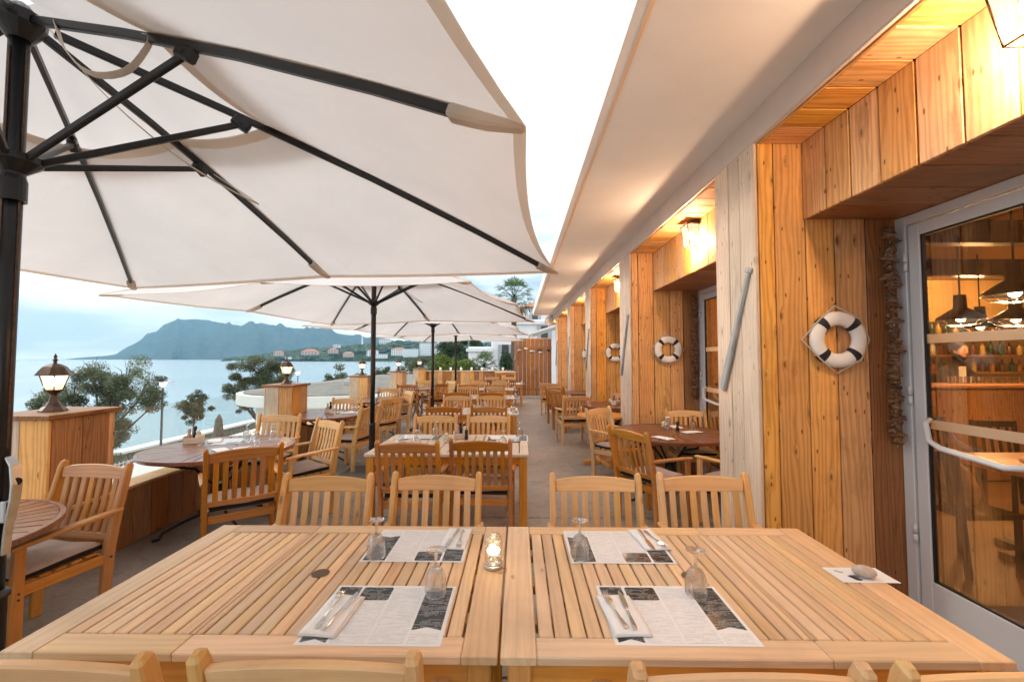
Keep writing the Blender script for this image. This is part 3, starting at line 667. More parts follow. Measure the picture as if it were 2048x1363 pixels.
for i, t in enumerate(PT):
    T0, T1 = t, t + PD
    pale = M['pine_pale']; f = rp.uniform
    # face across the terrace, seen along the row
    cuts = [0, .105, .31, .50, .71, .92] if i % 2 else [0, .09, .30, .52, .70, .92]
    for a, b in zip(cuts, cuts[1:]):
        top = HT - .002 if b <= SLN + .01 else LB - .004
        if a < SLN < b: top = LB - .004
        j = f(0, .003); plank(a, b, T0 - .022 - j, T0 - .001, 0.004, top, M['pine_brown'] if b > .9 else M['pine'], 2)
    if True:
        plank(cuts[2] if False else .305, SLN + .002, T0 - .024, T0 - .002, LB, HT - .004, M['pine'], 2)
    # face along the walkway
    n = 3
    e = [T0 - .022, T0 + .17 + f(-.02, .02), T0 + .335 + f(-.02, .02), T1 + .022]
    for a, b in zip(e, e[1:]): j = f(0, .003); plank(-.024 - j, -.001, a, b, .004, HT - .004, pale, 2)
    # back face of the pillar
    for a, b in zip(cuts, cuts[1:]): plank(a, b, T1 + .001, T1 + .021, .004, LB - .004 if b > SLN else HT - .004, M['pine'], 2)
    core.box(.001, .93, T0, T1, 0, HT - .01, ch=.001, axis=2)
for i in range(len(PT)):
    t0 = PT[i] + PD + .024; t1 = (PT[i + 1] if i + 1 < len(PT) else PT[i] + 3.2) - .026
    n = 12; wd = (t1 - t0) / n; e = [t0] + [t0 + wd * k + rp.uniform(-.02, .02) for k in range(1, n)] + [t1]
    for a, b in zip(e, e[1:]):
        plank(SLN - .024 - rp.uniform(0, .003), SLN - .001, a, b, LB - .022, HT - .012, M['pine'], 2)       # lintel face
        plank(.022, SLN - .026, a, b, HT - .014, HT + .006, M['pine'], 0)                                 # boards overhead in the recess
    e2 = [t0 + (t1 - t0) * k / 9 for k in range(10)]
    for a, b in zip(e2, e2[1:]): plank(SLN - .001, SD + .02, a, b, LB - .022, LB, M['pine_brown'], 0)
    core.box(SLN, SD, t0 - .03, t1 + .03, LB + .003, HT, ch=.001, axis=1)
core.build('wall_core', bk, bld)
# white canopy roof with its lip and the painted drop beam
T_END = 13.6
def roofpt(x, t): return x
rf = MB()
zS = 3.23
def WL(x, y):   # world to wall frame
    dx, dy = x - OX, y - OY; return (dx * math.cos(PHI) + dy * math.sin(PHI), -dx * math.sin(PHI) + dy * math.cos(PHI))
Y0, Y1 = -4.2, 16.2
a0, a1 = WL(.545, Y0), WL(.545, Y1); b0, b1 = WL(.61, Y0), WL(.61, Y1)
def slab(m, p0, p1, q0, q1, z0, z1):
    v = [m.vert((*p0, z0)), m.vert((*q0, z0)), m.vert((*q1, z0)), m.vert((*p1, z0)), m.vert((*p0, z1)), m.vert((*q0, z1)), m.vert((*q1, z1)), m.vert((*p1, z1))]
    for f in ((3, 2, 1, 0), (4, 5, 6, 7), (0, 1, 5, 4), (2, 3, 7, 6), (1, 2, 6, 5), (3, 0, 4, 7)): m.face([v[k] for k in f])
ti0, ti1 = a0[1], a1[1]
slab(rf, a0, a1, b0, b1, zS, zS + .20); bd_ = MB(); slab(bd_, WL(.606, Y0), WL(.606, Y1), WL(.626, Y0), WL(.626, Y1), zS - .004, zS + .02); bd_.build('roof_bead', plain('groove_light_colour', (.80, .55, .36), .6), bld)                                     # lip, and an added strip coloured as warm light in the drip groove
rf.build('roof_lip', M['render'], bld)
m = MB(); c0, c1 = WL(.622, Y0), WL(.622, Y1)
slab(m, b0, b1, (8.2, ti0), (8.2, ti1), zS + .03, zS + .19); m.build('roof_slab', M['render'], bld)
m = MB(); slab(m, c0, c1, (-.03, ti0), (-.03, ti1), zS + .004, zS + .028); m.build('soffit', M['render'], bld)
m = MB(); m.sweep([(-.012, ti0, (zS + HT) / 2 + .005), (-.012, ti1, (zS + HT) / 2 + .005)], (1, 0, 0), .034, zS - HT + .03, ch=.012); m.build('drop_beam', M['beamgrey'], bld)
m = MB(); m.box(.006, .02, ti0, ti1, HT - .016, HT + .004, ch=.003); m.build('trim', M['pine'], bld)
m = MB(); m.box(.0, 8.2, ti0, ti1, HT + .012, zS + .028, ch=.01); m.build('roof_void', bk, bld)

# doors and glazing in the recesses
def door(t_h, t_near, label=None):
    """white framed glazing from the hinge side t_h back to t_near"""
    d = MB(); s0, s1 = SD - .02, SD + .05
    H = LB - .026
    for a, b in ((t_h - .10, t_h - .026),):
        d.box(s0, s1, a, b, 0.01, H, ch=.004, axis=2)
    d.box(s0, s1, t_near, t_h - .10, H - .06, H, ch=.004, axis=1)
    fr = d.build('door_frame', M['white'], bld)
    W = .70; t = t_h - .108; first = True
    while t - W > t_near - .02:
        lf = MB(); a, b = t - W, t; zt = H - .066; q0, q1 = SD - .012, SD + .035
        lf.box(q0, q1, b - .075, b, .02, zt, ch=.005, axis=2); lf.box(q0, q1, a, a + .075, .02, zt, ch=.005, axis=2)
        lf.box(q0, q1, a + .076, b - .076, zt - .075, zt, ch=.005, axis=1); lf.box(q0, q1, a + .076, b - .076, .02, .24, ch=.005, axis=1)
        dr = lf.build('door', M['white'], bld)
        gk = MB(); 
        for z0, z1, y0, y1 in ((.24, zt - .075, b - .088, b - .076), (.24, zt - .075, a + .076, a + .088), (zt - .087, zt - .075, a + .088, b - .088), (.24, .252, a + .088, b - .088)): gk.box(SD - .004, SD + .02, y0, y1, z0, z1, ch=.001)
        gk.build('gasket', M['rubber'], dr)
        pn = MB(); pn.box(SD + .004, SD + .010, a + .088, b - .088, .252, zt - .087, ch=.001); pn.build('pane', M['pane'], dr)
        for z in (1.686, 1.163):
            fb_ = MB(); fb_.box(SD - .0, SD + .003, a + .09, b - .09, z, z + .055, ch=.0005); fb_.build('frosted_band', M['frost'], dr)
        hb = MB(); hb.tube([(SD - .012, b - .10, 1.22), (SD - .05, b - .11, 1.20), (SD - .07, b - .15, 1.10), (SD - .075, b - .22, 1.07), (SD - .075, a + .16, 1.04), (SD - .05, a + .10, 1.05), (SD - .012, a + .09, 1.06)], .016, 10); hb.build('handle', M['white'], dr)
        if first:
            for z in (.44, 1.3, 2.15):
                hg = MB(); hg.tube([(SD - .028, b + .004, z), (SD - .028, b + .004, z + .055)], .012, 8); hg.tube([(SD - .028, b + .004, z + .06), (SD - .028, b + .004, z + .115)], .012, 8); hg.build('hinge', M['white'], dr)
        first = False; t -= W + .006
for i in range(5): door(PT[i + 1], PT[i] + PD + .03)
door(PT[5] + 3.2, PT[5] + PD + .03)

# hanging garlands of driftwood beside the doors
r = random.Random(4)
stick = []
for k in range(6):
    m = MB(); L_ = .075; m.tube([(-L_ / 2, 0, 0), (-L_ * .1, .006, .004), (L_ * .25, -.004, 0), (L_ / 2, .003, -.003)], [.004, .011, .010, .005], 6); stick.append(m.mesh('stick', M['driftbrown']))
LBG = ['driftwood garland hanging beside the nearest glass door', 'driftwood garland beside the door of the recess with the big round table', 'driftwood garland in the recess behind the small round table', 'driftwood garland in the farthest recess']
for i in range(1, 5):
    e = empty('driftwood_garland', WP(.83, PT[i] - .07), PHI, LBG[i - 1], 'garland', 'driftwood garlands by the doors')
    m = MB(); m.tube([(0, 0, 2.46), (.005, 0, 1.8), (0, 0, 1.02)], .003, 5); m.build('string', M['rope'], e)
    nn = 110 if i < 3 else 40
    for k in range(nn):
        o = bpy.data.objects.new('stick', r.choice(stick)); COL.objects.link(o); o.parent = e
        o.location = (r.uniform(-.012, .012), r.uniform(-.012, .012), 2.44 - 1.4 * k / nn); sc = r.uniform(.6, 1.5) * (1 if i < 3 else 1.3)
        o.scale = (sc, r.uniform(.8, 1.6), r.uniform(.8, 1.6)); o.rotation_euler = (r.uniform(-.4, .4), r.uniform(-.5, .5), r.uniform(0, 6.3))
# lifebuoys
def lifebuoy():
    e = empty('lifebuoy'); e['category'] = 'lifebuoy'; e['group'] = 'lifebuoys on the pillars'
    RR, r_ = .137, .046; N = 48
    ring = MB(); 
    def torus(m, a0, a1, n, rr, sw=.66):
        pts = []; pr = None; cl = abs(a1 - a0) > 6.2
        for i in range(n + 1):
            a = a0 + (a1 - a0) * i / n; b = len(m.v)
            for k in range(14):
                q = 2 * math.pi * k / 14; R_ = RR + rr * math.cos(q); m.v.append(Vector((R_ * math.cos(a), -r_ * sw + rr * sw * math.sin(q), R_ * math.sin(a)))); m.w.append(Vector((a, q, 0)))
            if pr is not None:
                for k in range(14): m.face([pr + k, b + k, b + (k + 1) % 14, pr + (k + 1) % 14], True)
            pr = b
    torus(ring, 0, 2 * math.pi, N, r_); ring.build('ring', M['ringwhite'], e)
    for k in range(4):
        a = R(45 + 90 * k); m = MB(); torus(m, a - .15, a + .15, 6, r_ + .0025); m.build('band', M['navy'], e)
    rp_ = MB(); D = .222; c4 = [(0, D), (D, 0), (0, -D), (-D, 0)]; pts = []
    for k in range(4):
        a, b = c4[k], c4[(k + 1) % 4]; mx, mz = (a[0] + b[0]) / 2, (a[1] + b[1]) / 2
        pts += [(a[0], -.012, a[1]), (mx * 1.17, -.055, mz * 1.17)]
    pts.append(pts[0]); rp_.tube(pts, .006, 6, cap=False); rp_.build('rope', M['rope'], e)
    hk = MB(); hk.tube([(0, 0, D + .01), (0, -.02, D + .01), (0, -.022, D + .02)], .003, 6); hk.build('hook', M['black'], e)
    return e
lb0 = lifebuoy()
LBL = {1: 'lifebuoy on the nearest pillar beside the glass door, largest of the row', 2: 'lifebuoy behind the big dark round table, second of the row', 3: 'lifebuoy on the third pillar, third of the row', 4: 'lifebuoy half hidden on the fourth pillar, smallest of the row'}
for i in range(1, 5):
    put(lb0, WP(.475, PT[i] - .028, 1.715), PHI, 'white ' + LBL[i])
# grey oars on the walkway faces
def oar():
    e = empty('oar'); e['category'] = 'oar'; e['group'] = 'oars on the pillars'
    m = MB(); P0 = Vector((-.03, .05, 2.17)); P1 = Vector((-.045, .42, 1.36)); 
    m.sweep([P0, P0.lerp(P1, .45), P0.lerp(P1, .7), P1], (0, 1, .4), [.040, .045, .062, .068], [.036, .036, .028, .024], ch=.010); m.build('shaft', M['oar'], e)
    t = MB(); t.sweep([P0 + Vector((0, -.012, .035)), P0], (0, 1, .4), .062, .042, ch=.01); t.build('grip', M['oar'], e)
    return e
oa = oar(); OL = ['on the nearest pillar above the near chairs', 'on the second pillar beside the big round table', 'on the third pillar', 'on the fourth pillar', 'on the farthest pillar']
for i in range(1, 6): put(oa, WP(0, PT[i]), PHI, 'slanting grey painted oar hung ' + OL[i - 1])

# wall lamps
def wall_lamp():
    e = empty('wall_lamp'); e['category'] = 'wall lamp'; e['group'] = 'lit lamps over the doors'
    f = MB(); w0, w1, dep = .085, .062, .135; zb, zt = -.115, .105; c = 0
    B = [(-.01, -w1, zb), (-.01, w1, zb), (-.10, w1, zb), (-.10, -w1, zb)]; T = [(-.01, -w0, zt), (-.01, w0, zt), (-dep, w0, zt), (-dep, -w0, zt)]
    for k in range(4):
        f.tube([B[k], B[(k + 1) % 4]], .0045, 6); f.tube([T[k], T[(k + 1) % 4]], .0055, 6); f.tube([B[k], T[k]], .0045, 6)
    f.box(-.012, 0, -.05, .05, -.10, .10, ch=.002); f.build('frame', M['bronze'], e)
    rf_ = MB(); i0 = [rf_.vert(p) for p in [(0, -w0 - .015, zt + .004), (0, w0 + .015, zt + .004), (-dep - .015, w0 + .015, zt + .004), (-dep - .015, -w0 - .015, zt + .004), (0, -.03, zt + .05), (0, .03, zt + .05), (-.04, .03, zt + .05), (-.04, -.03, zt + .05)]]
    for q in ((3, 2, 1, 0), (4, 5, 6, 7), (0, 1, 5, 4), (2, 3, 7, 6), (1, 2, 6, 5), (3, 0, 4, 7)): rf_.face([i0[k] for k in q])
    rf_.build('lamp_roof', M['bronze'], e)
    for q in ((1, 2), (2, 3), (3, 0)):
        p = MB(); a, b = q; p.poly([B[a], B[b], T[b], T[a]]); p.build('lamp_glass', M['lampglass'], e)
    bb = MB(); bb.ball((-.065, 0, 0), .032, 12, 8, sz=1.4); bb.build('bulb', M['bulb'], e)
    sk = MB(); sk.tube([(-.065, 0, .045), (-.065, 0, .125)], .014, 8); sk.build('socket', M['bronze'], e)
    return e
wl = wall_lamp(); WLL = ['above the nearest glass door, cut by the picture edge', 'over the recess of the big dark round table', 'over the third recess', 'over the fourth recess', 'over the farthest recess', 'beyond the last pillar']
for i in range(6):
    t = PT[i] + PD + (1.07 if i else 1.11)
    put(wl, WP(SLN - .027, t, 2.868), PHI, 'lit warm glass wall lamp ' + WLL[i])
    point('wall_lamp_light', WP(SLN - .027 - .075, t, 2.80), 22, (1, .68, .44), .035)

# ------------------------------------------------------------------ interior seen through the doors
gold = plain('plaster_gold', (.58, .38, .15), .8, noise=.10, nscale=2)
def room():
    sx0, sx1, t0, t1 = SD + .06, 8.1, -6.4, 15.6
    def st(name, m, mat): o = m.build(name, mat, None, (OX, OY, 0), PHI); tag(o, kind='structure'); return o
    m = MB(); m.box(sx0, sx1, t0, t1, -.1, .0, ch=.01); st('interior_floor', m, M['floorwood'])
    m = MB(); m.box(sx0, sx1, t0, t1, 2.92, 2.98, ch=.01); st('interior_ceiling', m, gold)
    m = MB(); m.box(sx1, sx1 + .1, t0, t1, 0, 2.92, ch=.01); st('interior_wall_back', m, gold)
    m = MB(); m.box(sx0, sx1, t1, t1 + .1, 0, 2.92, ch=.01); m.box(sx0, sx1, t0 - .1, t0, 0, 2.92, ch=.01); st('interior_wall_end', m, gold)
room()
def IP(s, t, z=0): return WP(s, t, z)
# partition behind the bar with planks, back bar shelves
e = empty('back_bar', IP(5.15, 3.9), PHI, 'back wall of the bar with lit shelves of bottles, seen through the door', 'bar')
m = MB(); m.box(-4.1, 2.85, .30, .36, 0, 2.9, ch=.01); m.build('panel', gold, e)
for k in range(20): m = MB(); m.box(-4.1 + k * .2 + .003, -4.1 + (k + 1) * .2 - .003, .275, .298, 1.0, 2.9); m.build('plank', M['pine'], e)
for z in (1.35, 1.62, 1.92): m = MB(); m.box(-.05, 2.8, .05, .29, z, z + .03); m.build('shelf', M['pine_brown'], e)
mm = MB(); mm.box(-.05, 2.8, .285, .298, 1.2, 2.2); mm.build('mirror', M['alu'], e)
bt = MB(); bt.lathe([(.03, 0), (.035, .01), (.035, .15), (.012, .19), (.012, .24)], 10, cap0=True, cap1=True)
bcol = [plain('bottle_%s' % n, c, .15) for n, c in (('amber', (.25, .10, .02)), ('green', (.03, .06, .03)), ('pale', (.5, .48, .42)), ('brown', (.10, .035, .015)), ('gold', (.42, .28, .09)))]
bms = [bt.mesh('bottle', c) for c in bcol]; r = random.Random(2)
for z in (1.38, 1.65, 1.95):
    x = .03
    while x < 2.0:
        o = bpy.data.objects.new('bottle', r.choice(bms)); COL.objects.link(o); o.location = IP(5.15 + x, 3.9 + .16, z); o.scale = (1, 1, r.uniform(.75, 1.0))
        tag(o, ['lower', 'middle', 'upper'][(1.38, 1.65, 1.95).index(z)] + ' shelf bottle of the back bar, ' + o.data.materials[0].name.split('_')[1], 'bottle', 'bottles on the back bar shelves'); x += r.uniform(.10, .17)
cb = empty('bar_counter', IP(3.6, 2.75), PHI, 'wood-fronted bar counter inside the restaurant', 'counter')
m = MB(); m.box(-2.35, 4.4, -.06, .5, 1.21, 1.25, ch=.006); m.build('counter_top', M['pine_brown'], cb)
m = MB(); m.box(-2.3, 4.35, .02, .45, 0, 1.20); m.build('counter_core', bk, cb)
for k in range(33): m = MB(); m.box(-2.3 + k * .2 + .003, -2.3 + (k + 1) * .2 - .003, -.005, .018, .02, 1.205); m.build('plank', M['pine_brown'], cb)
cg = MB(); cg.lathe([(.028, 0), (.03, .09), (.035, .1)], 10); cgm = cg.mesh('tumbler', M['glass'])
for k in range(12): o = bpy.data.objects.new('tumbler', cgm); COL.objects.link(o); o.location = IP(4.35 + k * .09, 3.0, 1.25); tag(o, 'small glass on the bar counter, %s in the row from the barman' % ['first', 'second', 'third', 'fourth', 'fifth', 'sixth', 'seventh', 'eighth', 'ninth', 'tenth', 'eleventh', 'twelfth'][k], 'glass', 'glasses in a row on the bar')
pe, po = person('person', IP(4.85, 3.45), PHI + R(180), [(0, 0, 1.0), (0, .0, 1.2), (0, .04, 1.42), (0, .07, 1.54), (0, .12, 1.62), (0, .13, 1.74), (-.19, .04, 1.42), (-.24, .14, 1.16), (-.14, .36, 1.12), (.19, .04, 1.42), (.24, .14, 1.16), (.14, .36, 1.12), (-.1, 0, .9), (-.1, 0, .5), (-.1, 0, .06), (.1, 0, .9), (.1, 0, .5), (.1, 0, .06)],
    [(.15, .10), (.14, .10), (.16, .10), .05, .085, .085, .06, .045, .03, .06, .045, .03, .09, .065, .045, .09, .065, .045],
    [(0, 1), (1, 2), (2, 3), (3, 4), (4, 5), (2, 6), (6, 7), (7, 8), (2, 9), (9, 10), (10, 11), (0, 12), (12, 13), (13, 14), (0, 15), (15, 16), (16, 17)], [M['shirtd']], 'barman in a dark waistcoat and white shirt bending over the counter')
def head_parts(e, c, s=1, hair=True):
    m = MB(); m.ball(c, .095 * s, 14, 10, sx=.82, sy=.95, sz=1.18); m.ball((c[0], c[1] + .088 * s, c[2] - .01 * s), .016 * s, 6, 5, sz=1.4)
    for q in (-1, 1): m.ball((c[0] + q * .078 * s, c[1] - .01, c[2] - .005), .02 * s, 6, 5, sx=.4, sz=1.4)
    m.build('head', M['skin'], e)
    h = MB(); h.ball((c[0], c[1] - .02 * s, c[2] + .025 * s), .1 * s, 14, 8, sx=.86, sy=.98, sz=1.05); h.build('hair', M['hair'], e)
    f = MB()
    for q in (-1, 1): f.ball((c[0] + q * .03 * s, c[1] + .079 * s, c[2] + .01 * s), .009 * s, 6, 5)
    f.box(c[0] - .022 * s, c[0] + .022 * s, c[1] + .07 * s, c[1] + .084 * s, c[2] - .052 * s, c[2] - .044 * s); f.build('face', M['hair'], e)
head_parts(pe, (0, .13, 1.70))
m = MB(); m.box(-.05, .05, .135, .15, 1.25, 1.48, ch=.01); m.build('shirt_front', M['shirtw'], pe)
# pendants
def pendant():
    e = empty('pendant_lamp'); e['category'] = 'pendant lamp'; e['group'] = 'black pendant lamps in the restaurant'
    m = MB(); m.lathe([(.05, .27), (.055, .13), (.10, .10), (.19, .03), (.20, 0), (.195, 0), (.185, .028), (.095, .09), (.045, .12)], 24, cap0=True); m.build('lamp_shade', M['black'], e)
    c = MB(); 
    for k in range(8): a = math.pi * k / 4; c.tube([(.19 * math.cos(a), .19 * math.sin(a), 0), (.14 * math.cos(a), .14 * math.sin(a), -.045), (.05 * math.cos(a), .05 * math.sin(a), -.06)], .003, 5)
    for rr, z in ((.14, -.045), (.05, -.06)): c.tube([(rr * math.cos(a * math.pi / 8), rr * math.sin(a * math.pi / 8), z) for a in range(17)], .003, 5, cap=False)
    c.build('cage', M['alu'], e); b = MB(); b.ball((0, 0, .02), .04, 12, 8); b.build('bulb', M['bulb'], e)
    d = MB(); d.tube([(0, 0, .27), (0, 0, .95)], .008, 8); d.build('stem', M['black'], e); return e
pn = pendant()
for k, (s, t, z, lb) in enumerate([(3.15, 1.70, 2.0, 'black caged pendant lamp nearest the left edge of the door glass'), (4.3, 2.55, 1.98, 'black caged pendant lamp, middle one seen through the door'), (3.8, 1.75, 2.0, 'black caged pendant lamp over the counter, farthest in the door glass'), (2.55, .70, 2.12, 'black caged pendant lamp hanging highest in the door glass'), (2.2, 5.2, 1.95, 'pendant lamp glowing in the second recess door'), (2.2, 8.2, 1.95, 'pendant lamp in the third recess door'), (2.2, 11, 1.95, 'pendant lamp in the farthest recess door')]):
    put(pn, IP(s, t, z), PHI, lb)
    point('pendant_light', IP(s, t, z - .12), 14, (1, .54, .20), .05)
point('ceiling_light', IP(5.0, 3.3, 2.7), 42, (1, .56, .22), .15); point('ceiling_light', IP(2.4, -1.2, 2.7), 11, (1, .54, .20), .15)
for k in range(6): m = MB(); m.box(SD + .1, 8, -2.0 + k * 1.6, -1.85 + k * 1.6, 2.70, 2.92, ch=.01); o = m.build('ceiling_beam', M['darkwood'], None, (OX, OY, 0), PHI); tag(o, kind='structure')
# inside table, chairs, cushion
it = empty('dining_table', IP(2.55, .60), PHI, 'dark wooden table just inside the glass door', 'table')
m = MB(); m.box(-.45, .45, -.4, .4, .72, .76, ch=.006); m.build('tabletop', M['mahog'], it); m = MB(); m.box(-.05, .05, -.05, .05, .03, .72); m.build('leg', M['darkwood'], it); m = MB(); m.box(-.3, .3, -.05, .05, 0, .06); m.box(-.05, .05, -.3, -.06, 0, .06); m.box(-.05, .05, .06, .3, 0, .06); m.build('base', M['darkwood'], it)
def inchair(loc, rz, label):
    e = empty('dining_chair', loc, rz, label, 'chair')
    m = MB(); m.box(-.22, .22, -.2, .22, .42, .46, ch=.01); m.build('seat', M['darkwood'], e)
    for sx in (-1, 1):
        for y0, y1, z1 in ((.19, .19, .42), (-.2, -.27, .9)): m = MB(); m.bar((sx * .2, y0, 0), (sx * .2, y1, z1), (1, 0, 0), .035, .035); m.build('leg', M['darkwood'], e)
    m = MB(); m.bar((-.2, -.265, .86), (.2, -.265, .86), (0, 0, 1), .07, .02); m.build('top_rail', M['darkwood'], e)
    for k in range(4): m = MB(); m.bar((-.12 + .08 * k, -.215, .46), (-.12 + .08 * k, -.26, .83), (1, 0, 0), .03, .012); m.build('slat', M['darkwood'], e)
    return e
inchair(IP(1.85, .52), PHI + R(-88), 'dark wooden chair behind the door glass carrying a patterned cushion')
inchair(IP(3.3, 2.05), PHI + R(175), 'dark slatted chair inside, in front of the bar counter on the left of the glass')
inchair(IP(3.75, 1.75), PHI + R(170), 'dark wooden chair inside with a coat over it, right in the door glass')
cu = MB(); cu.ball((0, 0, 0), .21, 16, 10, sx=1, sy=.38, sz=.95); o = cu.build('cushion', plain('patterned_cushion', (.50, .26, .09), .8, noise=.55, nscale=14), None, IP(1.78, .52, .64), PHI + R(80)); o.rotation_euler.x = R(-14); tag(o, 'mustard patterned cushion propped on the dark chair inside', 'cushion')
br = MB(); br.ball((0, 0, 0), .05, 12, 8, sx=3.2, sy=1.2, sz=.9); o = br.build('bread_loaf', plain('bread', (.55, .26, .08), .7, noise=.2, nscale=20), None, IP(2.45, .5, .805), 0); tag(o, 'long golden bread loaf lying on the inside table', 'bread')
ct = MB(); ct.ball((0, 0, 0), .25, 14, 9, sx=1, sy=.5, sz=1); o = ct.build('coat', M['shirtd'], None, IP(3.85, 1.5, .80)); tag(o, 'dark coat thrown over the chair back inside', 'coat')

# ------------------------------------------------------------------ parapet with lantern posts
QX, QY, QP = -3.30, 2.97, R(2.2)
def QW(s, t, z=0): return (QX + s * math.cos(QP) - t * math.sin(QP), QY + s * math.sin(QP) + t * math.cos(QP), z)
pw = empty('parapet_wall', (QX, QY, 0), QP, 'low brown plank parapet with a pale cap along the sea side of the terrace', 'wall')
BT = [0, 3.48, 7.10, 10.7, 14.3]
def pplank(m_, x0, x1, y0, y1, z0, z1, mat, axis, par, name='plank', g=.002):
    m = MB(); d = [x1 - x0, y1 - y0, z1 - z0]; c = [(x0, x1), (y0, y1), (z0, z1)]; o = sorted([i for i in range(3) if i != axis], key=lambda i: -d[i])[0]
    c[o] = (c[o][0] + g, c[o][1] - g); m.box(c[0][0], c[0][1], c[1][0], c[1][1], c[2][0], c[2][1], ch=.004, axis=axis); return m.build(name, mat, par)
cr = MB(); cr.box(-.34, -.025, -5, 14.9, 0, .47, ch=.002); cr.build('wall_core', bk, pw)
t = -2.4; 
while t < 14.7:
    wd = rp.uniform(.17, .23); pplank(None, -.022, rp.uniform(0, .004), t, t + wd, .004, .478, M['pine_brown'], 2, pw); t += wd
t = -2.4
while t < 14.8:
    L_ = 1.75; pplank(None, -.20, .022, t + .002, min(t + L_, 14.85), .482, .506, M['pine'], 1, pw, 'cap_board'); t += L_
m = MB(); m.box(-.75, -.205, -5, 14.9, .36, .482, ch=.004); m.build('ledge', M['render'], pw)
m = MB(); m.box(-.78, -.34, -5, 14.9, -3.8, .36, ch=.004); m.build('base_wall', M['render'], pw)
PL = ['nearest plank post with the big lantern', 'second plank post, behind the round table with the sea view', 'third plank post, left of the second parasol pole', 'fourth plank post', 'farthest plank post before the back parapet']
def post(i):
    t0, D, W = BT[i], .5, .40; e = empty('lantern_post', QW(0, t0), QP, PL[i] + ' on the parapet', 'post', 'plank-clad lantern posts')
    m = MB(); m.box(-W + .022, -.022, .022, D - .022, 0, 1.15, ch=.002, axis=2); m.build('post_core', bk, e)
    z0 = .004
    for a, b, mt in ((-W, -.20, M['pine_pale']), (-.20, .004, M['pine'])): pplank(None, a, b, -.002, .02, z0, 1.158, mt, 2, e)
    for a, b in ((.022, .245), (.245, .455)): pplank(None, -.02, .003, a, b, z0, 1.158, M['pine_brown'] if i < 1 else M['pine'], 2, e)
    pplank(None, -.018, .006, .455, D, z0, 1.158, M['pine'], 2, e)
    for a, b in ((-W, -.20), (-.20, -.003)): pplank(None, a, b, D + .001, D + .022, z0, 1.158, M['pine'], 2, e)
    for a, b in ((.0, .25), (.25, D)): pplank(None, -W - .024, -W - .002, a, b, z0, 1.158, M['pine_pale'], 2, e)
    m = MB(); m.box(-W - .05, .035, -.035, D + .045, 1.162, 1.195, ch=.005, axis=1); m.build('cap', M['pine_brown'], e)
for i in range(5): post(i)
def lantern():
    e = empty('lantern'); e['category'] = 'lantern'; e['group'] = 'lit lanterns on the parapet posts'
    b = MB(); b.lathe([(.082, 0), (.080, .010), (.052, .040), (.030, .075), (.020, .118), (.022, .128), (.042, .142), (.052, .152), (.054, .160)], 8, sm=False, cap0=True); b.build('base', M['bronze'], e)
    g = []
    Rb, Rt, zb, zt = .052, .090, .16, .272
    P = lambda r_, k, z: (r_ * math.cos(k * math.pi / 3 + .26), r_ * math.sin(k * math.pi / 3 + .26), z)
    fr = MB()
    for k in range(6):
        fr.tube([P(Rb, k, zb), P(Rt, k, zt)], .004, 5); fr.tube([P(Rt, k, zt), P(Rt, k + 1, zt)], .004, 5); fr.tube([P(Rb, k, zb), P(Rb, k + 1, zb)], .004, 5)
        m = MB(); m.poly([P(Rb, k, zb), P(Rb, k + 1, zb), P(Rt, k + 1, zt), P(Rt, k, zt)]); m.build('lamp_glass', M['lampglass'], e)
    fr.build('frame', M['bronze'], e)
    rf_ = MB(); rf_.lathe([(.108, .270), (.104, .278), (.088, .305), (.066, .335), (.040, .352), (.012, .360), (.010, .375), (.017, .385), (.007, .398), (.012, .410), (.001, .435)], 6, sm=False, cap0=True); rf_.build('lamp_roof', M['bronze'], e)
    bb = MB(); bb.ball((0, 0, .22), .025, 10, 8, sz=1.4); bb.build('bulb', M['bulb'], e); return e
ln = lantern()
NL = ['big bronze lantern on the nearest post, left of the sea', 'bronze lantern on the second post, before the headland', 'small lantern on the third post, left of the second parasol pole', 'small lantern on the fourth post', 'tiny lantern on the farthest post']
for i in range(5):
    put(ln, QW(-.2, BT[i] + .22, 1.196), QP, NL[i] + ', lit'); point('lantern_light', QW(-.2, BT[i] + .22, 1.196 + .20), 9, (1, .6, .28), .02)
# glass balustrade panels between the posts
for i in range(4):
    e = empty('glass_balustrade', QW(-.30, 0), QP, ['frameless glass panel between the nearest and second lantern posts', 'frameless glass panel between the second and third lantern posts', 'frameless glass panel between the third and fourth lantern posts', 'frameless glass panel between the fourth and fifth lantern posts'][i], 'glass panel', 'glass panels on the parapet')
    a, b = BT[i] + .53, BT[i + 1] - .01; mid = (a + b) / 2
    for p, q_ in ((a, mid - .008), (mid + .008, b)): m = MB(); m.box(-.006, .006, p, q_, .484, 1.12, ch=.002, axis=1); m.build('pane', M['balus'], e)
    for p in (a + .12, mid - .12, mid + .12, b - .12): m = MB(); m.box(-.018, .018, p - .03, p + .03, .483, .54, ch=.004); m.build('clamp', M['alu'], e)
# back parapet and tall fence
bp = empty('back_parapet', (0, 17.9, 0), 0, 'low plank parapet closing the far end of the terrace', 'wall')
x = -3.95
m = MB(); m.box(-3.95, -.2, .02, .2, 0, 1.06); m.build('wall_core', bk, bp)
while x < -.25: wd = min(.19, -.2 - x); pplank(None, x, x + wd, -.004, .02, .004, 1.06, M['pine'] if rp.random() < .5 else M['pine_brown'], 2, bp); x += wd
m = MB(); m.box(-3.98, -.2, -.03, .24, 1.065, 1.09, axis=0); m.build('cap', M['teak'], bp)
fe = empty('tall_fence', (0, 18.0, 0), 0, 'tall reddish plank screen at the end of the walkway', 'fence')
x = -.19
while x < 1.38: wd = .175 if x + .2 < 1.38 else 1.39 - x; dd = rp.uniform(-.012, .012); pplank(None, x, x + wd, dd, dd + .024, .03, 2.43, M['pine_brown'], 2, fe, g=.003); x += wd + .001
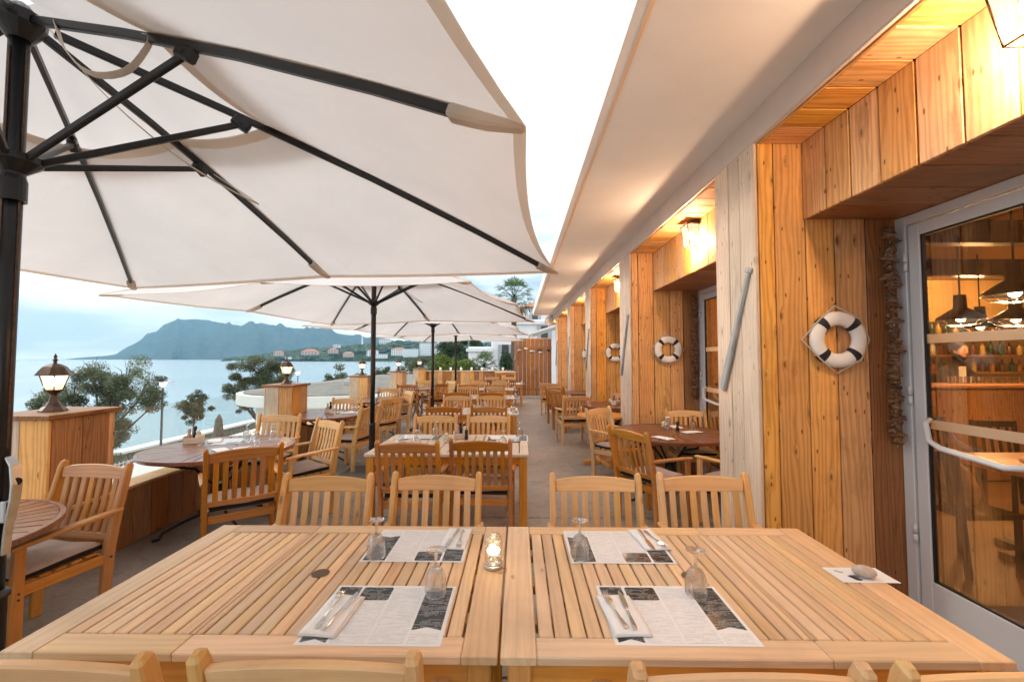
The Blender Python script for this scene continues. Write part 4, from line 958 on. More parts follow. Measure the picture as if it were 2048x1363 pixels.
m = MB(); m.box(-.19, 1.4, .04, .1, .25, .35); m.box(-.19, 1.4, .04, .1, 2.0, 2.1); m.build('rail', M['pine_brown'], fe); m = MB(); m.box(-.21, 1.4, -.02, .06, 2.434, 2.465, axis=0); m.build('cap', M['teak'], fe)
r = random.Random(6)
for x, z, sx, col, lb in [(.02, 1.95, .09, 'drift', 'grey wooden fish hanging left on the tall plank screen'), (.30, 2.02, .07, 'ringwhite', 'small white and black fish ornament on the tall plank screen'), (.55, 1.90, .10, 'alu', 'silvery fish ornament in the middle of the plank screen'), (.88, 1.98, .11, 'driftbrown', 'brown wooden fish above a pale one on the plank screen'), (.90, 1.86, .07, 'cream', 'pale fish ornament below the brown fish on the plank screen'), (1.25, 1.95, .08, 'navy', 'dark fish ornament at the right end of the plank screen')]:
    e = empty('fish_ornament', (x, 17.94, z), 0, lb, 'ornament', 'fish ornaments on the screen'); m = MB(); m.ball((0, 0, 0), sx, 12, 8, sx=1.0, sy=.25, sz=.5); m.build('body', M[col], e)
    m = MB(); m.prism([(sx * .8, 0), (sx * 1.5, sx * .5), (sx * 1.3, 0), (sx * 1.5, -sx * .5)], -.01, .01); o = m.build('tail', M[col], e); o.rotation_euler.x = R(90)
m = MB(); m.sweep([(0, 0, 0), (.16, 0, .52)], (0, 1, 0), .03, .03); m.sweep([(-.05, 0, -.16), (0, 0, 0)], (0, 1, 0), .03, [.08, .05]); o = m.build('paddle', M['drift'], None, (-.12, 17.94, 1.72)); tag(o, 'grey paddle hung at a slant at the left end of the tall screen', 'paddle')
hu = MB(); hu.tube([(0, 0, 0), (0, -.25, 0)], .16, 20); o = hu.build('outdoor_heater', M['alu'], None, (1.15, 16.15, 3.02)); tag(o, 'round white ventilation unit under the far end of the canopy roof', 'vent')
for k in range(7):
    m = MB(); m.lathe([(.045, 0), (.045, .13), (.03, .14)], 12, cap0=True); o = m.build('candle_jar', M['ringwhite'], None, (-3.3 + k * .44, 18.0, 1.09)); tag(o, 'white candle jar on the back parapet, %s from the left' % ['first', 'second', 'third', 'fourth', 'fifth', 'sixth', 'seventh'][k], 'candle jar', 'candle jars on the back parapet')
# ------------------------------------------------------------------ parasols
def parasol():
    e = empty('parasol'); e['category'] = 'parasol'; e['group'] = 'big square parasols over the tables'
    th = R(-10); ZA = 2.93; A_, B_ = 2.02, 2.76; ZT = (2.262, 2.215); N = 8
    # rib k: even = mid rib, odd = corner
    def dirv(k): a = math.pi / 4 * k + th; return Vector((math.cos(a), math.sin(a), 0))
    def tip(k): return (A_, ZT[0]) if k % 2 == 0 else (B_, ZT[1])
    def ribpt(k, f, lift=0):
        L_, z = tip(k); p = dirv(k) * (L_ * f); p.z = ZA + (z - ZA) * f + .045 * math.sin(math.pi * f) + lift; return p
    p = MB(); p.tube([(0, 0, .02), (0, 0, 2.86)], .031, 20); p.build('pole', M['black'], e)
    g = MB(); g.box(.0305, .0335, -.004, .004, 1.25, 2.80, ch=.0005, axis=2); g.box(-.0335, -.0305, -.004, .004, 1.25, 2.8, ch=.0005, axis=2)
    g.box(-.004, .004, -.0335, -.0305, 1.25, 2.8, ch=.0005, axis=2); g.build('pole_track', M['bronze'], e)
    p = MB(); p.lathe([(.040, .70), (.040, .05), (.044, .045)], 20); p.lathe([(.048, .70), (.046, .72), (.032, .725)], 20); p.build('sleeve', M['black'], e)
    b = MB(); b.box(-.42, .42, -.42, .42, 0, .05, ch=.01); b.build('base', plain('base_stone', (.09, .085, .08), .8), e)
    c = MB(); c.lathe([(.036, 2.84), (.05, 2.86), (.075, 2.90), (.078, 2.94), (.05, 2.955), (.02, 2.99), (.005, 3.0)], 16, sm=False, cap0=True); c.build('crown', M['black'], e)
    h = MB(); h.lathe([(.035, 2.20), (.042, 2.20), (.042, 2.28), (.036, 2.30), (.036, 2.31), (.082, 2.35), (.085, 2.375), (.05, 2.385), (.034, 2.39)], 20, sm=False); h.build('runner', M['black'], e)
    for k in range(N):
        d = dirv(k); sd = Vector((-d.y, d.x, 0)); L_, z = tip(k)
        m = MB(); pts = [ribpt(k, f) for f in (.035, .25, .5, .75, .91 if k % 2 == 0 else .95)]; m.sweep(pts, sd, .020 if k % 2 else .024, .034, ch=.004); rb = m.build('rib', M['black'], e)
        jf = .79 / A_ if k % 2 == 0 else .74 / B_; J = ribpt(k, jf, -.035)
        m = MB(); m.bar(d * .075 + Vector((0, 0, 2.365)), J, sd, .020, .028, ch=.004); m.build('strut', M['black'], e)
        m = MB(); m.bar(J + d * .035 + Vector((0, 0, -.018)), J - d * .035 + Vector((0, 0, .02)), sd, .038, .05, ch=.008); m.tube([J - sd * .024, J + sd * .024], .008, 8); m.build('bracket', M['black'], rb)
        m = MB(); f0, f1 = (.88, .995) if k % 2 == 0 else (.93, .997); m.sweep([ribpt(k, f0, -.004), ribpt(k, (f0 + f1) / 2, -.001), ribpt(k, f1, .012)], sd, [.06, .055, .04], [.046, .04, .02], ch=.014); m.build('rib_pocket', M['hem'], e)
    def sheet(f0, f1, nr, nu, lift, sag, edge):
        m = MB(); grid = {}
        for k in range(N):
            for i in range(nr + 1):
                f = f0 + (f1 - f0) * i / nr
                for j in range(nu + (0)):
                    u = j / nu; a, b_ = ribpt(k, f, lift), ribpt((k + 1) % N, f, lift); p_ = a.lerp(b_, u); q = 4 * u * (1 - u)
                    p_.x *= 1 - edge * q * f * f; p_.y *= 1 - edge * q * f * f
                    p_.z += -sag * q * f * (1.15 - f) * 1.5
                    if f > .97 * f1: p_.z += 0
                    grid[(k * nu + j, i)] = m.vert(p_)
        T = N * nu
        for j in range(T):
            for i in range(nr): m.face([grid[(j, i)], grid[(j, i + 1)], grid[((j + 1) % T, i + 1)], grid[((j + 1) % T, i)]], True)
        return m, grid, T
    m, grid, T = sheet(.31, 1.0, 14, 10, .022, .10, .035); m.build('canopy', M['canvas'], e)
    # bound edges: outer and around the vent
    hm_ = MB()
    def band(gr, mm, T_, i0, i1, drop, outm, bw=.045):
        b = []
        for j in range(T_):
            p0 = mm.v[gr[(j, i0)]]; p1 = mm.v[gr[(j, i1)]]; q = (p1 - p0).normalized() * bw
            b.append((outm.vert(p0 - Vector((0, 0, drop))), outm.vert(p0 + q - Vector((0, 0, drop)))))
        for j in range(T_): a, c_ = b[j], b[(j + 1) % T_]; outm.face([a[0], a[1], c_[1], c_[0]], True)
    band(grid, m, T, 14, 13, .004, hm_); band(grid, m, T, 0, 1, .004, hm_, .065); hm_.build('hem', M['hem'], e)
    m2, g2, T2 = sheet(.012, .42, 7, 8, .085, .03, .03); cp_ = m2.build('vent_cap', M['canvas'], e)
    h2 = MB(); band(g2, m2, T2, 7, 6, .003, h2); h2.build('hem', M['hem'], cp_)
    seams = MB()
    for k in range(N):
        d = dirv(k); sd = Vector((-d.y, d.x, 0)); seams.sweep([ribpt(k, f, .0235) for f in (.31, .55, .8, .99)], sd, .03, .002, ch=.0005)
    seams.build('seam', M['hem'], e)
    def strap(pts, w_):
        m = MB(); P_ = [Vector(p) for p in pts]; f = []
        for t_ in range(len(P_) - 1):
            for q in range(4):
                u = q / 4; p0, p1, p2, p3 = P_[max(0, t_ - 1)], P_[t_], P_[t_ + 1], P_[min(len(P_) - 1, t_ + 2)]
                f.append(.5 * ((2 * p1) + (p2 - p0) * u + (2 * p0 - 5 * p1 + 4 * p2 - p3) * u * u + (3 * p1 - p0 - 3 * p2 + p3) * u ** 3))
        f.append(P_[-1]); m.sweep(f, (.3, -.9, .2), w_, .0025, ch=.0008); m.build('strap', M['strap'], e)
    k0, k1 = ribpt(0, .09), ribpt(0, .30)
    strap([k0, (.30, -.10, 2.72), (.42, -.12, 2.62), (.55, -.12, 2.63), (.62, -.11, 2.74), k1], .030)
    a0 = ribpt(0, .06); strap([a0, (.28, .08, 2.66), (.38, .40, 2.52), (.50, .75, 2.46), ribpt(2, .43)], .012)
    lv = MB(); lv.sweep([(.040, .0, 1.22), (.066, -.002, 1.19), (.078, -.004, 1.12), (.074, -.004, 1.06), (.060, -.003, 1.0), (.050, -.002, .93), (.046, -.002, .86)], (0, 1, 0), [.026, .034, .036, .034, .030, .028, .028], .010, ch=.002); lv.build('crank_lever', M['alu'], e)
    hs = MB(); hs.tube([(.068, .004, 1.13), (.082, -.006, 1.13)], .014, 18); hs.build('crank_eye', M['black'], e)
    hn = MB(); hn.box(.036, .058, -.022, .022, .98, 1.06, ch=.004); hn.build('crank_hinge', M['alu'], e)
    return e
ps = parasol()
PSL = ['nearest white parasol, its canopy filling the upper left', 'second parasol, standing beside the first row of small tables', 'third parasol, its pole right of the second one', 'farthest parasol, low over the end of the terrace']
for (x, y), l in zip([(-1.965, 1.6), (-1.985, 5.80), (-1.985, 9.85), (-2.05, 13.9)], PSL): put(ps, (x, y, 0), 0, l)

# ------------------------------------------------------------------ chairs
def armchair(arched=True, cushion=True):
    e = empty('armchair'); e['category'] = 'chair'; C_ = M['chair']
    def P(name, m, mat=None, par=None): return m.build(name, mat or C_, par or e)
    hw = .245
    for s in (-1, 1):
        m = MB(); m.sweep([(s * hw, -.20, 0), (s * hw, -.205, .22), (s * hw, -.215, .42), (s * hw, -.26, .66), (s * hw, -.315, .89), (s * hw, -.325, .918), (s * hw, -.33, .93)], (1, 0, 0), [.034, .034, .034, .034, .034, .031, .020], [.055, .06, .066, .056, .048, .040, .022], ch=.006); P('leg', m)
        m = MB(); m.sweep([(s * (hw + .005), .225, 0), (s * (hw + .005), .225, .30), (s * (hw + .005), .22, .632)], (1, 0, 0), .036, [.048, .052, .046], ch=.005); P('leg', m)
        m = MB(); m.sweep([(s * (hw + .012), -.275, .655), (s * (hw + .014), -.05, .648), (s * (hw + .016), .16, .640), (s * (hw + .014), .265, .632)], (1, 0, 0), [.040, .054, .058, .046], .022, ch=.006); P('armrest', m)
        m = MB(); m.bar((s * hw, -.19, .385), (s * hw, .20, .40), (1, 0, 0), .022, .055); P('side_rail', m)
    n = 9; pts = []; hs = []
    for i in range(n):
        x = -hw + .018 + (2 * hw - .036) * i / (n - 1); u = 1 - (2 * i / (n - 1) - 1) ** 2; y = -.305 - .012 * u; pts.append((x, y - .004, .858 + .5 * .020 * u)); hs.append(.068 + .020 * u)
    m = MB(); m.sweep(pts, (0, .97, .22), [.024] * n, hs, ch=.005, wswap=True); P('top_rail', m)
    m = MB(); m.bar((-hw + .018, -.232, .50), (hw - .018, -.232, .50), (0, .97, .2), .022, .042); P('bottom_rail', m)
    m = MB(); m.bar((-hw + .018, -.205, .375), (hw - .018, -.205, .375), (0, 1, 0), .022, .058); P('back_apron', m)
    m = MB(); m.bar((-hw + .02, .215, .39), (hw - .02, .215, .39), (0, 1, 0), .022, .058); P('front_apron', m)
    for k in range(7):
        x = (k - 3) * .0605; bow = -.010 * (1 - (abs(k - 3) / 4) ** 2)
        m = MB(); m.sweep([(x, -.232, .521), (x, -.268 + bow * 1.2, .68), (x, -.296 + bow, .828)], (1, 0, 0), .036, .012, ch=.003); P('slat', m)
    for k in range(5):
        y = -.14 + k * .075; m = MB(); m.bar((-hw + .02, y, .425), (hw - .02, y, .425), (0, 1, 0), .055, .014); P('seat_slat', m)
    if cushion:
        m = MB(); nx, ny = 12, 10; W_, D_ = .455, .43; r = random.Random(1)
        def z(u, v, top):
            ed = min(1, 5.5 * min(u, 1 - u, v, 1 - v) + .02) ** .5; puff = .028 * ed
            dm = 0
            for (a, b) in ((.33, .33), (.67, .33), (.33, .67), (.67, .67)): dm += .014 * math.exp(-((u - a) ** 2 + (v - b) ** 2) / .004)
            return .465 + (puff - dm + .004 * math.sin(9 * u + 5 * v) if top else -.006 - .012 * ed * .5)
        ids = {}
        for top in (1, 0):
            for i in range(nx + 1):
                for j in range(ny + 1):
                    u, v = i / nx, j / ny; cr_ = .012 * ((abs(2 * u - 1) ** 6) + (abs(2 * v - 1) ** 6)); ids[(top, i, j)] = m.vert(((u - .5) * W_ * (1 - cr_ * (abs(2 * v - 1) ** 4) * 2), (v - .5) * D_ * (1 - cr_ * (abs(2 * u - 1) ** 4) * 2) + .005, z(u, v, top)))
        for i in range(nx):
            for j in range(ny):
                m.cur = 0; m.face([ids[(1, i, j)], ids[(1, i + 1, j)], ids[(1, i + 1, j + 1)], ids[(1, i, j + 1)]], True)
                m.cur = 1; m.face([ids[(0, i, j + 1)], ids[(0, i + 1, j + 1)], ids[(0, i + 1, j)], ids[(0, i, j)]], True)
        m.cur = 1
        for i in range(nx):
            m.face([ids[(0, i, 0)], ids[(0, i + 1, 0)], ids[(1, i + 1, 0)], ids[(1, i, 0)]], True); m.face([ids[(1, i, ny)], ids[(1, i + 1, ny)], ids[(0, i + 1, ny)], ids[(0, i, ny)]], True)
        for j in range(ny):
            m.face([ids[(1, 0, j)], ids[(1, 0, j + 1)], ids[(0, 0, j + 1)], ids[(0, 0, j)]], True); m.face([ids[(0, nx, j)], ids[(0, nx, j + 1)], ids[(1, nx, j + 1)], ids[(1, nx, j)]], True)
        cs = P('cushion', m, [M['cush'], M['cushblack']])
        m = MB(); m.bar((-.215, -.01, .447), (.215, -.01, .447), (0, 1, 0), .40, .018, ch=.006); P('cushion_pad', m, M['cushblack'], cs)
    m = MB()
    for s in (-1, 1):
        for y, z_ in ((.225, .40), (.225, .37), (-.215, .39)): m.tube([(s * (hw + .02), y, z_), (s * (hw + .0265), y, z_)], .006, 8)
    P('bolt', m, M['bronze'])
    return e
ch = armchair()
rc = random.Random(21)
def chair(x, y, deg, label, group):
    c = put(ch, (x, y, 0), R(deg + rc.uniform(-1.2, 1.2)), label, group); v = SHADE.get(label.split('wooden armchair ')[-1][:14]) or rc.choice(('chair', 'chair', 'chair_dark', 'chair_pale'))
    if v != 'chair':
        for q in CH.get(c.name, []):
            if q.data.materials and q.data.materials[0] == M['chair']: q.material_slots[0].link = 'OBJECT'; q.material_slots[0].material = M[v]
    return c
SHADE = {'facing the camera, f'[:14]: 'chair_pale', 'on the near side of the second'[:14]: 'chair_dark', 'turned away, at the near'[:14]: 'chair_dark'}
G1 = 'armchairs around the near pair of tables'; G2 = 'armchairs in the middle row'; G3 = 'armchairs around the round tables on the sea side'; G4 = 'armchairs along the restaurant front'
for x, y, l in ((-1.085, 1.30, 'wooden armchair cut by the bottom left corner, its back to the camera'), (-.485, 1.31, 'wooden armchair against the near table edge, left of the table joint'), (.50, 1.285, 'wooden armchair at the bottom, in front of the right-hand near table'), (1.085, 1.295, 'wooden armchair cut by the bottom right corner')): chair(x, y, 0, l, G1)
for x, y, l in ((-1.10, 2.17, 'wooden armchair facing the camera, far side of the near tables, leftmost of four'), (-.48, 2.20, 'wooden armchair facing the camera behind the fairy-light jar, second of four'), (.435, 2.19, 'wooden armchair facing the camera behind the upturned glass, third of four'), (1.065, 2.21, 'wooden armchair facing the camera in front of the pale pillar, rightmost of four')): chair(x, y, 180, l, G1)
mid = [((-.905, 3.80, 0), 'on the near side of the second row table, left of its pair'), ((-.31, 3.89, 0), 'on the near side of the second row table, right of its pair'),
       ((-.99, 4.83, 180), 'facing the camera behind the second row table, left of its pair'), ((-.365, 4.84, 180), 'facing the camera behind the second row table, right of its pair'),
       ((-1.06, 6.42, 0), 'on the near side of the third row table, left one'), ((-.415, 6.43, 0), 'on the near side of the third row table, right one'),
       ((-1.12, 7.56, 180), 'facing the camera behind the third row table, left one'), ((-.50, 7.57, 180), 'facing the camera behind the third row table, right one'),
       ((-1.26, 9.0, 0), 'on the near side of the fourth row table, left one'), ((-.55, 9.02, 0), 'on the near side of the fourth row table, right one'),
       ((-1.27, 10.33, 180), 'facing the camera behind the fourth row table, left one'), ((-.60, 10.35, 180), 'facing the camera behind the fourth row table, right one'),
       ((-1.30, 11.5, 0), 'on the near side of the fifth row table, left one'), ((-.62, 11.5, 0), 'on the near side of the fifth row table, right one'),
       ((-1.25, 12.9, 180), 'facing the camera behind the fifth row table, left one'), ((-.55, 12.95, 180), 'facing the camera behind the fifth row table, right one'),
       ((-1.0, 14.2, 0), 'on the near side of the last row table, left one'), ((-.35, 14.2, 0), 'on the near side of the last row table, right one'),
       ((-1.0, 15.6, 180), 'facing the camera behind the last row table, left one'), ((-.35, 15.6, 180), 'facing the camera behind the last row table, right one')]
for (x, y, a), l in mid: chair(x, y, a, 'wooden armchair ' + l, G2)
left = [((-2.77, 2.43, 173), 'with a taupe cushion in the left foreground, beside the nearest lantern post'),
        ((-2.28, 3.52, 37), 'turned away, at the near edge of the first sea-side round table'), ((-2.27, 4.45, 144), 'turned left, cushion showing, right of the first sea-side round table'),
        ((-2.90, 4.86, 180), 'facing the camera behind the first sea-side round table'), ((-2.95, 7.02, 178), 'facing the camera behind the second sea-side round table'),
        ((-2.42, 6.15, 80), 'seen side-on just left of the second parasol pole'), ((-2.48, 7.60, 62), 'turned away to the left, just right of the second parasol pole'),
        ((-2.60, 8.95, 127), 'with narrow pale slats seen at a slant, right of the third sea-side table'), ((-2.98, 9.55, 180), 'facing the camera behind the third sea-side round table'),
        ((-2.35, 11.85, 40), 'turned away beside the third parasol pole'), ((-2.3, 12.9, 130), 'with a dark cushion right of the third parasol pole'), ((-3.0, 13.15, 180), 'facing the camera behind the fourth sea-side table'), ((-2.05, 15.7, 95), 'side-on before the back parapet, right of the third pole'),
        ((-3.0, 11.6, 10), 'on the near side of the fourth sea-side table')]
for (x, y, a), l in left: chair(x, y, a, 'wooden armchair ' + l, G3)
right = [((1.31, 4.28, -60), 'turned away at a slant, nearest the big dark round table'), ((1.30, 5.67, -138), 'facing the aisle corner of the big dark round table, cushion showing'),
         ((2.17, 5.38, 176), 'pale, facing the camera behind the big dark round table'), ((2.08, 4.12, 20), 'half hidden behind the nearest pillar at the big dark round table'),
         ((1.02, 8.15, 8), 'with its back to the camera, left of the second dark round table'), ((1.08, 9.55, -62), 'seen behind the back of the one left of the second dark table'),
         ((.95, 12.25, -20), 'nearest the tall plank screen, on the right of the walkway'), ((2.1, 8.33, 178), 'facing the camera behind the second dark round table'), ((1.05, 10.6, -35), 'at the walkway edge of the third dark round table')]
for (x, y, a), l in right: chair(x, y, a, 'wooden armchair ' + l, G4)

# ------------------------------------------------------------------ tables
def near_table(x0, flip, label):
    """extending teak table: frame, slats, one wide board with the folding joint"""
    W_, y0, y1, zt, T_ = 1.452, 1.255, 2.205, .74, .026; e = empty('teak_table', (x0, y0, 0), 0, label, 'table', 'near pair of teak tables'); D_ = y1 - y0; tk = M['teak']
    X = (lambda v: W_ - v) if flip else (lambda v: v)
    def bd(name, a, b, c, d, axis, z=zt, th=T_, mat=tk, ch=.0035):
        m = MB(); a2, b2 = sorted((X(a), X(b))); m.box(a2, b2, c, d, z - th, z, ch=ch, axis=axis); return m.build(name, mat, e)
    fw = .10; rj = .5075
    bd('frame_board', 0, fw, 0, D_, 1); bd('frame_board', W_ - .105, W_, 0, D_, 1)
    for c, d in ((0, .088), (D_ - .088, D_)):
        bd('frame_board', fw + .001, rj - .001, c, d, 0); bd('frame_board', rj + .001, W_ - .106, c, d, 0)
    n1 = 8; a = fw + .004; pitch = .0487; ya, yb = .092, D_ - .092
    for k in range(n1): bd('slat', a + k * pitch, a + k * pitch + pitch - .0052, ya, yb, 1, zt - .0005 - rp.uniform(0, .0015), .020)
    w0 = a + n1 * pitch; mid_ = rj; bd('slat', w0, mid_ - .001, ya, yb, 1, zt - .0005, .02); w1 = mid_ + (mid_ - w0) ; w1 = mid_ + .028
    # wide pair either side of the joint
    bd('slat', mid_ + .001, w1 - .0052, ya, yb, 1, zt - .0005, .02)
    rem = W_ - .106 - .004 - w1; n2 = 16; p2 = rem / n2
    for k in range(n2):
        hx = W_ / 2; s0, s1 = w1 + k * p2, w1 + k * p2 + p2 - .0052
        bd('slat', s0, s1, ya, yb, 1, zt - .0005 - rp.uniform(0, .0015), .020)
    m = MB(); m.lathe([(.034, .0015), (.034, -.02), (.026, -.022)], 20, (X(W_ / 2), D_ / 2 - .01, zt - .0005)); m.lathe([(.0335, .0008), (.001, .0008)], 20, (X(W_ / 2), D_ / 2 - .01, zt)); m.build('parasol_plug', plain('plug_brown', (.10, .045, .02), .5), e)
    for c, d in ((.035, .058), (D_ - .058, D_ - .035)): bd('apron', .075, W_ - .075, c, d, 0, zt - .028, .085, M['chair'])
    for c, d in ((.035, .058), (W_ - .058, W_ - .035)):
        m = MB(); m.box(X(c) if not flip else X(d), X(d) if not flip else X(c), .09, D_ - .09, zt - .113, zt - .028, ch=.003, axis=1); m.build('apron', M['chair'], e)
    for xx in (.02, W_ - .09):
        for yy in (.02, D_ - .09): m = MB(); a2, b2 = sorted((X(xx), X(xx + .07))); m.box(a2, b2, yy, yy + .07, 0, zt - .028, ch=.005, axis=2); m.build('leg', M['chair'], e)
    m = MB(); m.box(.10, W_ - .10, D_ / 2 - .04, D_ / 2 + .04, zt - .06, zt - .028, ch=.003, axis=0); m.box(.10, W_ - .10, .2, .26, zt - .06, zt - .028, axis=0); m.box(.10, W_ - .10, D_ - .26, D_ - .2, zt - .06, zt - .028, axis=0); m.build('under_rail', M['chair'], e)
    return e
near_table(-1.513, False, 'left one of the two joined teak tables in the foreground')
near_table(-.053, True, 'right one of the two joined teak tables in the foreground, with the stone on it')

def row_table(x0, y0, W_, D_, label, n=14, z=.74):
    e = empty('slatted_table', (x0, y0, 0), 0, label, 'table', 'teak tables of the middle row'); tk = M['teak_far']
    def bd(name, a, b, c, d, axis, z1, th, mat=tk): m = MB(); m.box(a, b, c, d, z1 - th, z1, ch=.004, axis=axis); return m.build(name, mat, e)
    bd('frame_board', 0, .08, 0, D_, 1, z, .026); bd('frame_board', W_ - .08, W_, 0, D_, 1, z, .026); bd('frame_board', .081, W_ - .081, 0, .08, 0, z, .026); bd('frame_board', .081, W_ - .081, D_ - .08, D_, 0, z, .026)
    p = (W_ - .164) / n
    for k in range(n): bd('slat', .082 + k * p, .082 + (k + 1) * p - .007, .084, D_ - .084, 1, z - .001, .02)
    for c in (.03, D_ - .05): bd('apron', .07, W_ - .07, c, c + .022, 0, z - .028, .08, M['chair'])
    for c in (.03, W_ - .05): bd('apron', c, c + .022, .08, D_ - .08, 1, z - .028, .08, M['chair'])
    for xx in (.015, W_ - .085):
        for yy in (.015, D_ - .085): m = MB(); m.box(xx, xx + .07, yy, yy + .07, 0, z - .028, ch=.005, axis=2); m.build('leg', M['chair'], e)
    return e
RT = [(-1.385, 3.83, 'second row teak table, behind the four facing chairs'), (-1.49, 6.58, 'third row teak table, its corner with a dark ashtray'), (-1.58, 9.13, 'fourth row teak table beside the walkway'), (-1.63, 11.7, 'fifth row teak table'), (-1.33, 14.35, 'last row teak table, jutting into the walkway')]
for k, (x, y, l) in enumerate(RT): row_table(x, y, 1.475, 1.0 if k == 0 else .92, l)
row_table(-.95, 16.9, .85, .6, 'high service table against the back parapet', 8, 1.06)

def round_table(loc, r_, label, mat, seed, iron=True, rad=True, n=40, rim=True):
    e = empty('round_table', loc, R(seed * 13), label, 'table'); z = .74
    k0 = .13 * r_ / .62
    m = MB(); m.lathe([(.001, z - .001), (k0 - .006, z - .001), (k0 - .003, z - .004), (k0 - .003, z - .022)], 24, sm=False); m.build('hub', mat, e)
    for k in range(n):
        a0, a1 = 2 * math.pi * (k + .06) / n, 2 * math.pi * (k + .94) / n; m = MB(); off = m.off(); sb = 2
        ringp = []
        for (rr) in (k0, r_ * .5, r_ - .028):
            for a in (a0, a1):
                ringp.append((rr * math.cos(a), rr * math.sin(a), rr, (a - (a0 + a1) / 2) * rr))
        b = len(m.v); dz = rp.uniform(0, .0012)
        for zz in (z - .02, z - dz):
            for (x, y, u, v) in ringp: m.v.append(Vector((x, y, zz))); m.w.append(off + Vector((u, v, zz)))
        B_, T_ = b, b + 6
        for q in ((T_, T_ + 2, T_ + 3, T_ + 1), (T_ + 2, T_ + 4, T_ + 5, T_ + 3), (B_, B_ + 2, T_ + 2, T_), (B_ + 2, B_ + 4, T_ + 4, T_ + 2), (B_ + 1, T_ + 1, T_ + 3, B_ + 3), (B_ + 3, T_ + 3, T_ + 5, B_ + 5), (B_ + 1, B_ + 3, B_ + 2, B_), (B_ + 3, B_ + 5, B_ + 4, B_ + 2), (B_ + 4, B_ + 5, T_ + 5, T_ + 4)): m.face(list(q))
        m.build('slat', mat, e)
    m = MB(); m.lathe([(r_ - .026, z - .03), (r_ - .026, z + .0005), (r_ - .003, z), (r_, z - .004), (r_, z - .028), (r_ - .004, z - .034), (r_ - .026, z - .03)], 56, sm=False); m.build('rim', mat, e)
    m = MB(); m.lathe([(.0, z - .0215), (r_ - .03, z - .0215), (r_ - .03, z - .028), (0, z - .028)], 24, sm=False); m.build('under_board', M['darkwood'], e)
    if iron:
        for k in range(4):
            a = math.pi / 2 * k + .5; c, s = math.cos(a), math.sin(a); P_ = lambda q, zz: (q * c, q * s, zz)
            m = MB(); m.tube([P_(r_ * .70, z - .035), P_(r_ * .70, z - .09), P_(r_ * .52, z - .13), P_(r_ * .32, z - .17), P_(r_ * .16, z - .30), P_(.06, .40), P_(.07, .28), P_(r_ * .24, .14), P_(r_ * .50, .10), P_(r_ * .68, .06), P_(r_ * .72, .015), P_(r_ * .80, .01)], .013, 8); m.build('leg', M['iron'], e)
        m = MB(); m.lathe([(.055, .28), (.07, .30), (.07, .34), (.05, .36), (.05, .40)], 16, cap0=True, cap1=True); m.build('collar', M['iron'], e)
    else:
        m = MB(); m.bar((0, 0, .09), (0, 0, z - .03), (1, 0, 0), .085, .085); m.build('pedestal', M['chair'], e)
        for k in range(2):
            c, s = math.cos(k * math.pi / 2 + .2), math.sin(k * math.pi / 2 + .2)
            m = MB(); m.bar((-.30 * c, -.30 * s, .03 + k * .0), (-.045 * c * k, -.045 * s * k, .03) if k else (.30 * c, .30 * s, .03), (-s, c, 0), .06, .055); 
            if k: m.bar((.045 * c, .045 * s, .03), (.30 * c, .30 * s, .03), (-s, c, 0), .06, .055)
            m.build('foot', M['chair'], e)
    return e
round_table((-2.99, 1.97, 0), .62, 'dark slatted round table in the left foreground beside the cushioned chair', M['mahog'], 1)
round_table((-2.88, 4.13, 0), .64, 'round dark slatted table with the condiments, against the sea view', M['mahog'], 2)
round_table((-3.02, 6.62, 0), .62, 'round table at the second lantern post', M['mahog'], 3)
round_table((-3.02, 8.95, 0), .60, 'round table at the third lantern post', M['mahog'], 4, n=32)
round_table((-2.95, 12.35, 0), .60, 'round table beside the third parasol pole', M['mahog'], 5, n=24)
round_table((1.76, 5.02, 0), .66, 'big dark round table in front of the second lifebuoy', M['mahog'], 6)
round_table((1.27, 6.58, 0), .37, 'small light round table on a wooden pedestal at the aisle', M['chair'], 7, iron=False, n=24)
round_table((1.80, 8.02, 0), .62, 'dark round table in the third recess', M['mahog'], 8, n=28)
round_table((1.72, 11.0, 0), .60, 'dark round table in the fourth recess', M['mahog'], 9, n=24)

# ------------------------------------------------------------------ table settings
def mat_text(name, bg, fg, k, ro=.5):
    b = NB(name); a = b.n('Attribute'); a.attribute_name = 'wc'; sp = b.n('SeparateXYZ'); b.l(a.outputs['Vector'], sp.inputs[0])
    row = b.math('MULTIPLY', sp.outputs[1], k); fr = b.math('FRACT', row); line = b.math('LESS_THAN', fr, .42)
    fl_ = b.math('FLOOR', row); cb = b.n('CombineXYZ'); b.l(b.math('MULTIPLY', sp.outputs[0], 420.0), cb.inputs[0]); b.l(b.math('MULTIPLY', fl_, 7.3), cb.inputs[1])
    nz = b.n('TexNoise', i_Scale=1.0, i_Detail=0.0); b.l(cb.outputs[0], nz.inputs['Vector']); word = b.math('GREATER_THAN', nz.outputs[0], .42)
    cb2 = b.n('CombineXYZ'); b.l(b.math('MULTIPLY', sp.outputs[0], 22.0), cb2.inputs[0]); b.l(b.math('MULTIPLY', fl_, 3.1), cb2.inputs[1])
    nz2 = b.n('TexNoise', i_Scale=1.0, i_Detail=0.0); b.l(cb2.outputs[0], nz2.inputs['Vector']); seg = b.math('GREATER_THAN', nz2.outputs[0], .47)
    f = b.math('MULTIPLY', b.math('MULTIPLY', line, word), seg); f = b.math('MULTIPLY', f, .42)
    b.l(b.mix(f, bg, fg), b.b.inputs['Base Color']); b.b.inputs['Roughness'].default_value = ro; return b.m
paper = plain('menu_paper', (.76, .765, .77), .5)
txt_w = mat_text('menu_print', (.74, .745, .75), (.22, .22, .24), 210); txt_b = mat_text('menu_dark_print', (.030, .034, .036), (.75, .75, .75), 150, .14)
